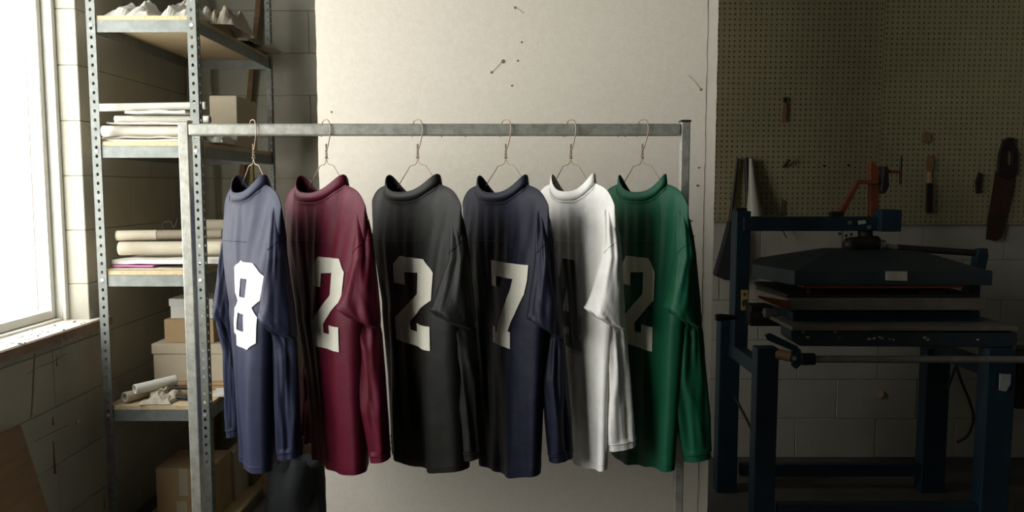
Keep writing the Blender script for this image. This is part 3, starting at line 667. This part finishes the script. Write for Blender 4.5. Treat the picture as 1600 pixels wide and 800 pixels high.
roll('paper_roll', (X(318, 3.3), 3.3, z + .14), (X(370, 3.3), 3.3, z + .14), .026, M['paper_old'], 'short beige roll at the back of the third shelf behind the post')
carton('cardboard_box', 318, 372, 3.22, 3.5, z, z + .108, M['card_pale'], 'pale box behind the rolls at the back of the third shelf')
MB().tube(curve([Vector((X(250, 3.0), 3.04, z + .138)), Vector((X(248, 3.0), 3.05, z + .162)), Vector((X(262, 3.0), 3.04, z + .168)), Vector((X(268, 3.0), 3.03, z + .145)), Vector((X(275, 3.0), 3.03, z + .18))], 6), .0016, 6).build('wire_scrap', M['black'])
tag(bpy.data.objects['wire_scrap'], 'black bent wire scrap lying on the brown roll', 'wire')
# fourth shelf
z = SZ[3]
carton('tray_lid', 224, 352, 3.06, 3.36, z, z + .028, M['card'], 'orange-brown cardboard tray under the wide box on the fourth shelf', lid=.01)
carton('shoe_box', 233, 352, 3.08, 3.34, z + .028, z + .180, M['card_pale'], 'wide pale cardboard box on the tray of the fourth shelf', lid=.04)
carton('cardboard_box', 252, 330, 3.10, 3.32, z + .180, z + .272, M['card'], 'brown cardboard box in the middle of the stack on the fourth shelf')
carton('small_box', 263, 330, 3.12, 3.30, z + .2745, z + .355, M['paper'], 'small white box topmost of the stack on the fourth shelf', lid=.03)
roll('rolled_newspaper', (X(189, 2.88), 2.86, z + .022), (X(232, 2.9), 3.04, z + .022), .020, M['paper_old'], 'rolled newspaper at the window end of the fourth shelf, lying on the board')
roll('rolled_newspaper', (X(205, 2.88), 2.862, z + .052), (X(262, 2.95), 2.98, z + .060), .019, M['paper'], 'pale rolled newspaper resting across the other rolls of the fourth shelf')
crumple('newspaper', (212, 258), 2.84, 2.98, z, .050, M['paper_old'], 'crumpled newspaper beside the rolled ones on the fourth shelf', 5.3)
q = MB().tube(curve([at(262, 610, 2.94), at(275, 606, 2.95), at(300, 607, 2.95), at(322, 610, 2.95)], 5), .006, 8).tube(curve([at(262, 610, 2.92), at(276, 620, 2.9), at(300, 622, 2.9), at(322, 622, 2.9)], 5), .008, 8)
tag(q.build('black_hose', M['rubber']), 'looped black rubber hose on the fourth shelf board', 'hose')
slab('folder', 318, 352, 2.95, 3.05, z, z + .008, .1, M['paper'], 'white paper slip on the fourth shelf right of the post', 'paper')
# bottom shelf
z = SZ[4]
carton('packing_box', 229, 318, 3.02, 3.24, z, at(260, 733, 3.02).z, M['card'], 'brown taped cardboard box on the lowest shelf', parts=[(.42, .58, .52, 1.0), (.36, .55, 0, .42)])
carton('cardboard_box', 345, 356, 3.25, 3.50, z, at(350, 705, 3.25).z, M['card_pale'], 'narrow pale carton at the right of the taped box on the lowest shelf')

# leaning things near the corner
q = MB().tube([at(384, 250, 3.86), at(392, 90, 3.88), at(409, -10, 3.9)], .012, 10); q.v = q.v
b0 = at(396, 72, 3.86); b1 = at(408, -40, 3.87)
leg = MB().box(-.012, .012, -.01, .01, 0, 2.35); ang = math.atan2(b1.x - b0.x, b1.z - b0.z)
mm = Matrix.Translation((b0.x - math.tan(ang) * b0.z, 3.875, 0)) @ Matrix.Rotation(ang, 4, 'Y'); leg.v = [mm @ p for p in leg.v]
tag(leg.build('wooden_batten', M['wood'], bevel=.001), 'dark wooden batten leaning on the back wall behind the shelves', 'batten')
m = MB(); a = at(390, 190, 3.90); m.box(a.x - .007, a.x + .007, 3.905, 3.912, a.z - .5, at(390, 112, 3.9).z)
tp = m.build('tape_measure_strip', M['yellow']); tag(tp, 'yellow measuring strip fixed upright on the back wall behind the shelves', 'ruler')
for i in range(12):
    MB().box(a.x - .007, a.x + (.002 if i % 3 else .006), 3.9045, 3.9052, a.z - .3 + i * .04, a.z - .298 + i * .04).build('graduation', M['ink'], tp)
# floor clutter between shelves and board
carton('cardboard_box', 360, 385, 3.42, 3.66, z, at(370, 712, 3.4).z, M['card_dark'], 'dark brown carton at the back of the lowest shelf behind the first jersey')
cd_ = MB().hexa([at(396, 960, 3.30), at(428, 960, 3.30), at(428, 960, 3.304), at(396, 960, 3.304), at(410, 709, 3.46), at(426, 718, 3.46), at(426, 718, 3.464), at(410, 709, 3.464)]).build('cardboard_sheet', M['card'])
tag(cd_, 'bent cardboard sheet leaning below the first jersey', 'cardboard')
carton('storage_box', 412, 432, 3.55, 3.75, 0, at(410, 735, 3.5).z, M['card_pale'], 'narrow pale carton on the floor against the back wall')
def heap(name, c, rx, ry, rz, m, label, cat, seed):
    rings = []
    for i in range(15):
        e = math.pi / 2 * i / 14; ring = []
        for k in range(28):
            a = 2 * math.pi * k / 28; d = Vector((math.cos(a) * math.cos(e), math.sin(a) * math.cos(e), math.sin(e)))
            f = 1 + .35 * noise.noise(d * 1.8 + Vector((seed, 0, 0))) + .12 * noise.noise(d * 5 + Vector((seed, 3, 0)))
            ring.append(Vector((c[0] + d.x * rx * f, c[1] + d.y * ry * f, c[2] + d.z * rz * f)))
        rings.append(ring)
    o = MB().loft(rings).build(name, m); tag(o, label, cat); return o
heap('black_bag', (X(452, 3.12), 3.12, 0), .13, .16, .30, M['darkcloth'], 'black sack slumped on the floor below the jerseys', 'bag', 2.2)
heap('dark_rag', (X(484, 3.55), 3.55, 0), .10, .11, .16, M['card_dark'], 'dark brown rag heap on the floor beside the backing board', 'rag', 5.2)
c = at(494, 771, 3.36); q = MB().tube([c + Vector((-.015, 0, 0)), c + Vector((.02, 0, .004))], .012, 12).tube([Vector((c.x, 3.36, 0)), Vector((c.x, 3.36, c.z))], .008, 8)
tag(q.build('red_knob', M['orange']), 'small dark red knob on a stem beside the backing board', 'knob')
c = at(449, 768, 3.00); tag(MB().hexa([c + Vector(v) for v in ((0, 0, 0), (.025, 0, .004), (.022, .02, .006), (-.002, .02, 0), (0, 0, .003), (.025, 0, .009), (.022, .02, .012), (-.002, .02, .004))]).build('paper_scrap', M['paper']), 'tiny white paper scrap on the black sack', 'paper')

# left foreground wall things
sh = MB().hexa([Vector((LX + .30, 1.75, 0)), Vector((LX + .22, 2.42, 0)), Vector((LX + .212, 2.42, 0)), Vector((LX + .292, 1.75, 0)), Vector((LX + .03, 1.75, .66)), Vector((LX + .03, 2.46, .62)), Vector((LX + .022, 2.46, .62)), Vector((LX + .022, 1.75, .66))])
tag(sh.build('plywood_sheet', M['wood'], bevel=.001), 'brown plywood sheet leaning on the wall under the window', 'plywood')
cpt = [at(11, 558, 2.47), at(16, 580, 2.46), at(20, 610, 2.45), at(24, 640, 2.44), at(25, 660, 2.43)]
tag(MB().tube(curve([Vector((LX + .045, p.y + .06, p.z)) for p in cpt], 4), .003, 6).build('string', M['cord']), 'tan cord hanging from the window sill', 'cord')
rs = random.Random(3)
wbm = MB()
for i in range(5):
    p0 = Vector((LX + .042, 2.70 + rs.uniform(-.03, .06), WIN_Z0 - .01)); pts = [p0]
    for k in range(6): pts.append(pts[-1] + Vector((rs.uniform(-.001, .004), rs.uniform(-.012, .016), -rs.uniform(.008, .022))))
    wbm.tube(curve(pts, 3), .0009, 4)
tag(wbm.build('cobweb', M['web']), 'dusty cobweb strands hanging off the window sill', 'cobweb')
deb = MB()
for i in range(40):
    y = rs.uniform(2.45, 2.88); x = LX + rs.uniform(-.08, .03); s_ = rs.uniform(.002, .009); deb.box(x, x + s_ * 1.6, y, y + s_ * 1.6, WIN_Z0 + .012, WIN_Z0 + .013 + s_ * .5, rs.uniform(0, 3))
o = deb.build('paint_flakes', M['white_paint']); tag(o, 'loose paint flakes scattered on the window sill', 'debris'); o['kind'] = 'stuff'
for px, py0, py1, wd in ((66, 652, 664, 2), (65, 690, 740, 2.5), (77, 555, 572, 1.2), (142, 770, 795, 1.5)):   # drips and chips in the wall paint
    Yd = 1.6 * F / (800 - px); a = at(px, py0, Yd); b = at(px, py1, Yd)
    MB().tube([Vector((LX, a.y, a.z)), Vector((LX, a.y, (a.z + b.z) / 2)), Vector((LX, a.y, b.z))], [wd * .0008, wd * .0014, wd * .0022], 6).build('paint_drip', M['card_dark'], wl)
for pts in (((30, 584), (52, 572), (70, 566), (95, 552)), ((35, 690), (60, 678), (90, 664)), ((120, 775), (145, 760), (165, 748))):
    MB().tube([Vector((LX + .0005, 1.6 * F / (800 - x), at(x, y, 1.6 * F / (800 - x)).z)) for x, y in pts], .0009, 4).build('crack', M['inside'], wl)
c = Vector((LX + .003, 1.6 * F / (800 - 104), at(104, 659, 1.6 * F / 696).z)); MB().box(c.x - .003, c.x + .003, c.y - .008, c.y + .012, c.z - .004, c.z + .006).build('paint_chip', M['web'], wl)

# ------------------------------------------------------------------ pegboards on the back wall
GY = BY - .020
def pegboard(x0, x1, z0, z1, label):
    m = MB(); p = .0254; nx = int((x1 - x0) / p); nz = int((z1 - z0) / p); r = .0046; v = []; f = []
    for i in range(nx):
        for k in range(nz):
            ox, oz = x0 + i * p, z0 + k * p; b = len(v)
            v += [(ox + p * a, GY, oz + p * c) for a, c in ((0, 0), (.5, 0), (1, 0), (1, .5), (1, 1), (.5, 1), (0, 1), (0, .5))]
            v += [(ox + p / 2 + math.cos(q) * r, GY, oz + p / 2 + math.sin(q) * r) for q in [math.radians(d) for d in (225, 270, 315, 0, 45, 90, 135, 180)]]
            f += [(b + j, b + (j + 1) % 8, b + (j + 1) % 8 + 8, b + j + 8) for j in range(8)]
    o = m.add(v, f).build('pegboard', M['peg'], solid=.004, origin=(x0, GY, z0)); tag(o, label, 'pegboard')
    for zz in (z0 + .03, (z0 + z1) / 2, z0 + nz * p - .05): MB().box(x0 + .01, x0 + nx * p - .01, GY + .003, BY - .003, zz, zz + .03).build('batten', M['wood'], o)
    return o
zb1, zb2 = at(1250, 346, GY).z, at(1480, 351, GY).z
pegboard(X(1367, GY) - .0254 * 44, X(1367, GY), zb1, 2.62, 'pegboard sheet between the backing board and the orange bar')
pegboard(X(1367, GY) + .002, X(1367, GY) + .0254 * 48, zb2, 2.62, 'pegboard sheet with the hand saw, at the right')
# tools on the pegboard
TYp = GY - .012
m = MB().prism([(1221, 190), (1229, 190), (1230, 165), (1227, 156), (1224, 165)], TYp, TYp + .008); o = m.build('paint_brush', M['handle'], bevel=.001); tag(o, 'small brown brush hung alone high on the pegboard', 'brush')
MB().pbox(1225, 1229, 152, 160, TYp - .002, TYp + .01).build('ferrule', M['black'], o)
tag(MB().prism([(1441, 209), (1446, 206), (1455, 208), (1455, 222), (1448, 224), (1440, 221)], TYp + .002, TYp + .008).build('wood_scrap', M['wood'], bevel=.001), 'small square brown pad pinned above the scraper', 'pad')
sc = thing('scraper', 'long scraper with wooden neck and dark handle, on the pegboard', 'scraper', at(1452, 333, TYp))
MB().prism([(1447, 262), (1447, 248), (1451, 243), (1457, 243), (1460, 250), (1459, 264), (1456, 269), (1450, 268)], TYp, TYp + .006).build('blade', M['handle'], sc, bevel=.001)
MB().prism([(1451, 268), (1456, 268), (1457, 287), (1450, 287)], TYp, TYp + .01).build('neck', M['card'], sc, bevel=.002)
MB().prism([(1449, 286), (1457, 286), (1457, 333), (1448, 333)], TYp - .004, TYp + .01).build('handle', M['black'], sc, bevel=.003)
tag(MB().prism([(1526, 302), (1533, 302), (1534, 285), (1535, 272), (1530, 269), (1528, 276), (1525, 284)], TYp - .004, TYp + .008).build('screwdriver', M['black'], bevel=.002), 'small black tool on the pegboard left of the saw', 'tool')
sw = thing('hand_saw', 'large dark hand saw hanging by its handle at the right of the pegboard', 'saw', at(1555, 377, TYp))
MB().prism([(1556, 268), (1587, 268), (1583, 300), (1573, 340), (1566, 372), (1556, 377), (1541, 374), (1544, 340), (1551, 300)], TYp - .002, TYp + .003).build('blade', M['blade'], sw)
oc = [(1573, 217), (1583, 224), (1588, 240), (1587, 272), (1572, 280), (1557, 272), (1560, 240), (1565, 224)]; ic = [(1574, 231), (1578, 234), (1580, 243), (1579, 256), (1574, 262), (1570, 256), (1570, 243), (1571, 234)]
v = []
for Yd in (TYp - .012, TYp + .006):
    v += [Vector((at(x, y, TYp).x, Yd, at(x, y, TYp).z)) for x, y in oc + ic]
f = [(i, (i + 1) % 8, 8 + (i + 1) % 8, 8 + i) for i in range(8)] + [(16 + i, 24 + i, 24 + (i + 1) % 8, 16 + (i + 1) % 8) for i in range(8)] + [(i, 16 + i, 16 + (i + 1) % 8, (i + 1) % 8) for i in range(8)] + [(8 + i, 8 + (i + 1) % 8, 24 + (i + 1) % 8, 24 + i) for i in range(8)]
MB().add(v, f).build('handle', M['black'], sw, bevel=.003)
m = MB()
for i in range(7):
    a = (1566 + i * 3.4, 224 - 5 * math.sin((i + .5) * .45)); m.prism([a, (a[0] + 2.4, a[1]), (a[0] + 1.4, a[1] - 5)], TYp - .003, TYp + .003)
m.build('handle_horns', M['black'], sw)
tag(MB().tube([at(1223, 261, GY - .005), at(1229, 255, GY - .02), at(1233, 250, GY - .03)], [.006, .007, .009], 8).build('peg_hook', M['black']), 'stubby black hook on the pegboard above the press arm', 'hook')
for (px, py), nm in zip(((1288, 259), (1326, 258)), ('left', 'right')):
    c = at(px, py, GY - .004); tag(MB().tube([c, c + Vector((0, .01, 0))], .0055, 10).build('rubber_plug', M['black']), 'black plug in a pegboard hole, %s one of the pair left of the orange bar' % nm, 'plug')
tag(MB().tube([at(1223, 312, GY - .01), at(1223, 340, GY - .01), at(1224, 362, GY - .012), at(1229, 372, GY - .02)], .003, 6).build('hanging_wire', M['black']), 'short dark wire hanging behind the press arm', 'wire')
br = thing('long_brush', 'dark long-handled brush hanging at the left edge of the pegboard', 'brush', at(1130, 438, 3.72))
MB().tube([at(1153, 247, 3.885), at(1147, 300, 3.885), at(1139, 362, 3.87)], [.006, .008, .012], 10).build('handle', M['black'], br)
MB().prism([(1140, 345), (1146, 360), (1148, 380), (1150, 438), (1134, 438), (1117, 431), (1122, 412), (1130, 385), (1136, 362)], 3.84, 3.893).build('bristles', M['darkcloth'], br, bevel=.008)
cn = thing('plastic_funnel', 'cream plastic cone with a dark edge hanging beside the press column', 'funnel', at(1180, 336, 3.85))
a, b = at(1173, 248, 3.87), at(1179, 338, 3.855)
MB().tube([a, a.lerp(b, .5), b], [.008, .02, .040], 20).build('cone', M['cream'], cn)
MB().tube([at(1166, 247, 3.88), at(1168, 300, 3.88), at(1168, 334, 3.88)], .012, 8).build('dark_edge', M['black'], cn)
tag(MB().tube([at(1374, 615, BY - .004), at(1374, 615, BY + .002)], .021, 16).build('wall_plug', M['card']), 'round brown plug on the wall beneath the press', 'plug')

# ------------------------------------------------------------------ heat press on its stand
pr = thing('heat_press', 'large dark blue steel garment press on a four-legged stand', 'machine', (1.4, 3.2, 0))
def part(m, name, mt, bevel=.004, parent=pr): return m.build(name, M[mt], parent, bevel=bevel)
def legbox(px0, px1, pyt, Y, d=.07):
    a = at(px0, pyt, Y); b = at(px1, pyt, Y); return MB().box(a.x, b.x, Y, Y + d, 0, a.z)
part(legbox(1184, 1218, 545, 2.92), 'leg', 'blue'); part(legbox(1546, 1590, 545, 2.92), 'leg', 'blue')
part(legbox(1126, 1158, 500, 3.45), 'leg', 'blue'); part(legbox(1450, 1487, 545, 3.45), 'leg', 'blue')
a = at(1218, 790, 2.93); b = at(1546, 815, 2.93); part(MB().box(a.x, b.x, 2.935, 2.98, b.z, a.z), 'cross_rail', 'blue')
a = at(1158, 726, 3.46); b = at(1450, 745, 3.46); part(MB().box(a.x, b.x, 3.46, 3.50, b.z, a.z), 'cross_rail', 'blue')
for px in (1200, 1568):
    a = at(px, 560, 2.99); part(MB().box(a.x - .025, a.x + .025, 2.99, 3.45, a.z - .09, a.z - .03), 'side_rail', 'blue')
# column and arm
part(MB().pbox(1146, 1174, 330, 560, 3.38, 3.47), 'column', 'blue'); part(MB().pbox(1150, 1168, 325, 332, 3.40, 3.45), 'column_cap', 'black')
ar = part(MB().pbox(1162, 1400, 339, 361, 3.36, 3.44), 'arm', 'blue'); part(MB().pbox(1376, 1410, 328, 362, 3.33, 3.46), 'arm_head', 'blue')
for px, py in ((1328, 348), (1358, 355)): c = at(px, py, 3.357); MB().tube([c + Vector((0, -.004, 0)), c + Vector((0, .004, 0))], .009, 10).build('bolt_head', M['steel'], ar)
MB().prism([(1341, 345), (1352, 344), (1354, 349), (1342, 351)], 3.355, 3.362).build('worn_label', M['label'], ar)
for px, py in ((1312, 363), (1322, 366), (1330, 364)): c = at(px, py, 3.38); MB().tube([c, c + Vector((0, 0, -.012))], .006, 8).build('stud', M['black'], ar)
st = part(MB().prism([(1158, 453), (1169, 453), (1169, 485), (1158, 485)], 3.376, 3.379), 'warning_sticker', 'yellow', 0)
MB().prism([(1161, 458), (1166, 458), (1163.5, 463)], 3.3745, 3.376).build('sticker_mark', M['ink'], st); MB().prism([(1160, 470), (1167, 467), (1167, 472), (1160, 479)], 3.3745, 3.376).build('sticker_mark', M['ink'], st)
# orange stand and clamp above the arm
part(MB().prism([(1360, 339), (1360, 256), (1363, 250), (1374, 262), (1374, 339)], 3.40, 3.43), 'orange_bar', 'orange', .003)
part(MB().prism([(1302, 337), (1312, 330), (1340, 281), (1374, 281), (1374, 287), (1344, 288), (1320, 334), (1318, 338)], 3.38, 3.405), 'bent_bar', 'orange', .003)
part(MB().prism([(1299, 333), (1303, 330), (1320, 331), (1319, 338), (1300, 338)], 3.375, 3.41), 'bar_foot', 'black', .003)
cl_ = part(MB().prism([(1381, 260), (1389, 260), (1390, 290), (1386, 300), (1380, 304), (1377, 298), (1379, 280)], 3.37, 3.41), 'clamp', 'black', .005)
MB().tube([at(1388, 268, 3.39), at(1407, 269, 3.39)], .007, 10).build('clamp_screw', M['orange'], cl_)
MB().tube([at(1408, 244, 3.39), at(1407, 266, 3.39), at(1407, 288, 3.39)], [.005, .0055, .005], 8).build('clamp_handle', M['black'], cl_)
part(MB().tube([at(1374, 262, 3.42), at(1381, 264, 3.42)], .008, 8), 'clamp_link', 'orange', 0)
# pressure knuckle and handle lever
kn = MB().tube([at(1318, 383, 3.38), at(1322, 383, 3.38), at(1330, 383, 3.38), at(1338, 380, 3.38), at(1352, 380, 3.38), at(1370, 381, 3.38), at(1375, 382, 3.38)], [.012, .030, .034, .028, .034, .034, .020], 16)
part(kn, 'pressure_knuckle', 'black', 0)
part(MB().tube([at(1352, 361, 3.4), at(1352, 396, 3.4)], .030, 16), 'ram', 'black', 0)
part(MB().tube([at(1375, 382, 3.36), at(1382, 382, 3.36)], .022, 6), 'hex_nut', 'steel', 0)
part(MB().tube([at(1382, 384, 3.36), at(1402, 387, 3.35)], .011, 12), 'lever_shaft', 'steel', 0)
part(MB().tube([at(1402, 387, 3.35), at(1535, 396, 3.28)], .014, 12), 'lever', 'black', 0)
part(MB().prism([(1530, 390), (1544, 388), (1545, 400), (1540, 424), (1524, 424), (1526, 405)], 3.26, 3.30), 'lever_bracket', 'blue', .003)
# upper heated platen: plan octagon with sloping lid
def platen(name, mt, plan, zb, zt, lid=None, zl=None, mt2=None):
    r0 = [Vector((x, y, zb)) for x, y in plan]; r1 = [Vector((x, y, zt)) for x, y in plan]
    o = part(MB().loft([r0, r1], smooth=False), name, mt, .004)
    if lid: MB().loft([[Vector((x, y, zt)) for x, y in [( (p[0]-1.35)*.97+1.35, (p[1]-3.3)*.95+3.3) for p in plan]], [Vector((x, y, zl)) for x, y in lid]], smooth=False).build('lid_plate', M[mt2 or mt], o, bevel=.003)
    return o
zt = at(1400, 423, 3.02).z; zb = at(1400, 446, 3.02).z
pA = [(X(1242, 3.02), 3.02), (X(1553, 3.02), 3.02), (X(1553, 3.02) + .01, 3.46), (X(1242, 3.02) + .05, 3.62), (X(1178, 3.28), 3.30)]
lid = [(X(1290, 3.25), 3.22), (X(1440, 3.25), 3.22), (X(1440, 3.25), 3.42), (X(1310, 3.3), 3.46), (X(1285, 3.3), 3.32)]
up_ = platen('upper_platen', 'blue_plate', pA, zb, zt, lid, zt + .055)
MB().prism([(1384, 424), (1418, 424), (1418, 439), (1384, 438)], 3.0155, 3.0185).build('worn_label', M['label'], up_)
a = at(1255, 447, 3.03); b = at(1505, 452, 3.03); part(MB().box(a.x, b.x, 3.03, 3.5, zb - .012, zb - .001), 'heating_pad', 'redpad', .001)
# lower platen
zt2 = at(1400, 467, 3.0).z; zb2_ = at(1400, 485, 3.0).z
pB = [(X(1232, 3.0), 3.0), (X(1546, 3.0), 3.0), (X(1546, 3.0), 3.46), (X(1232, 3.0) + .06, 3.58), (X(1184, 3.26), 3.28)]
lo_ = platen('lower_platen', 'platen', pB, zb2_, zt2)
MB().box(X(1232, 3.0) + .01, X(1546, 3.0) - .01, 3.03, 3.45, zt2 - .001, zt2 + .012).build('pad', M['black'], lo_, bevel=.004)
for p0, p1 in ((1265, 1288), (1440, 1482)): MB().pbox(p0, p1, 452, 462, 3.06, 3.10).build('stop_block', M['black'], lo_, bevel=.002)
part(MB().prism([(1184, 462), (1232, 470), (1234, 484), (1228, 484), (1186, 466)], 2.995, 3.0), 'orange_edge', 'orange', 0)
part(MB().pbox(1238, 1532, 487, 510, 3.06, 3.42), 'base_beam', 'blue'); part(MB().pbox(1515, 1533, 440, 512, 3.30, 3.38), 'rear_post', 'blue')
part(MB().pbox(1172, 1240, 478, 510, 3.30, 3.40), 'gear_housing', 'black', .006)
part(MB().tube([at(1194, 489, 3.2), at(1236, 489, 3.2)], .020, 14), 'guide_tube', 'steel', 0)
part(MB().tube([at(1170, 496, 3.25), at(1204, 497, 3.25)], .022, 14), 'guide_tube', 'black', 0)
part(MB().tube([at(1118, 496, 3.3), at(1126, 496, 3.3), at(1150, 496, 3.34)], [.014, .016, .010], 12), 'side_knob', 'black', 0)
# drip tray with paint splashes, slide rod, bracket
tr = part(MB().prism([(1236, 516), (1590, 520), (1590, 536), (1578, 543), (1250, 541), (1236, 530)], 2.94, 3.06), 'front_tray', 'blue_plate')
part(MB().pbox(1238, 1592, 511, 517, 2.93, 3.4), 'tray_top', 'platen', .002)
rs = random.Random(5)
for px, py in ((1255, 519), (1262, 527), (1305, 519), (1312, 528), (1358, 530), (1366, 529), (1374, 527), (1378, 529), (1390, 530), (1396, 531), (1445, 528), (1450, 531), (1528, 531)):
    s_ = rs.uniform(1.5, 3.6); MB().prism([(px - s_, py), (px, py + s_ * .5), (px + s_, py + rs.uniform(-.5, 1)), (px + s_ * .3, py - s_ * .7)], 2.9375, 2.941).build('ink_splash', M['label'], tr)
part(MB().tube([at(1266, 561, 2.90), at(1620, 562, 2.86)], .0135, 14), 'slide_rod', 'steel', 0)
part(MB().tube([at(1252, 561, 2.90), at(1272, 561, 2.90)], .023, 16), 'rod_collar', 'black', 0)
part(MB().prism([(1196, 524), (1204, 521), (1246, 541), (1252, 548), (1251, 572), (1244, 577), (1238, 572), (1238, 548), (1200, 532)], 2.86, 2.875), 'rod_bracket', 'blue', .002)
part(MB().tube([at(1215, 553, 2.93), at(1238, 558, 2.89)], .020, 12), 'bushing', 'handle', 0); part(MB().tube([at(1241, 560, 2.855), at(1241, 560, 2.865)], .009, 10), 'bolt_head', 'steel', 0)
part(MB().pbox(1560, 1592, 541, 562, 2.95, 3.05), 'tray_mount', 'blue'); part(MB().tube([at(1585, 543, 2.9), at(1612, 545, 2.9)], .012, 8), 'latch', 'black', 0)
part(MB().pbox(1587, 1640, 555, 640, 2.98, 3.2), 'motor_box', 'black', .01)
part(MB().tube(curve([at(1492, 560, 3.4), at(1500, 590, 3.38), at(1516, 630, 3.38), at(1521, 655, 3.38), at(1512, 680, 3.4), at(1495, 691, 3.42)], 6), .006, 8), 'power_cable', 'rubber', 0)
part(MB().tube([at(1496, 566, 3.4), at(1480, 608, 3.4)], .006, 8), 'brace_rod', 'black', 0)
part(MB().tube([at(1148, 620, 3.4), at(1190, 700, 3.1)], .006, 8), 'brace_rod', 'black', 0)
tag(MB().prism([(1563, 584), (1580, 585), (1579, 600), (1572, 612), (1562, 610)], 2.90, 2.906).build('rag', M['rag']), 'pale rag tucked on the right front leg of the press', 'rag')

# repeats share a group phrase
GR = {'folder': 'folders lying on the shelves', 'paper_roll': 'paper rolls on the shelves', 'cardboard_box': 'cardboard boxes on the shelves', 'paper_sheet': 'crumpled papers on the shelves',
      'paper_bag': 'paper bags on the top shelf', 'rolled_newspaper': 'rolled newspapers on the fourth shelf', 'pegboard': 'pegboard sheets on the back wall', 'rubber_plug': 'plugs in the pegboard'}
for o in bpy.data.objects:
    b = o.name.split('.')[0]
    if b in GR and not o.parent: o['group'] = GR[b]
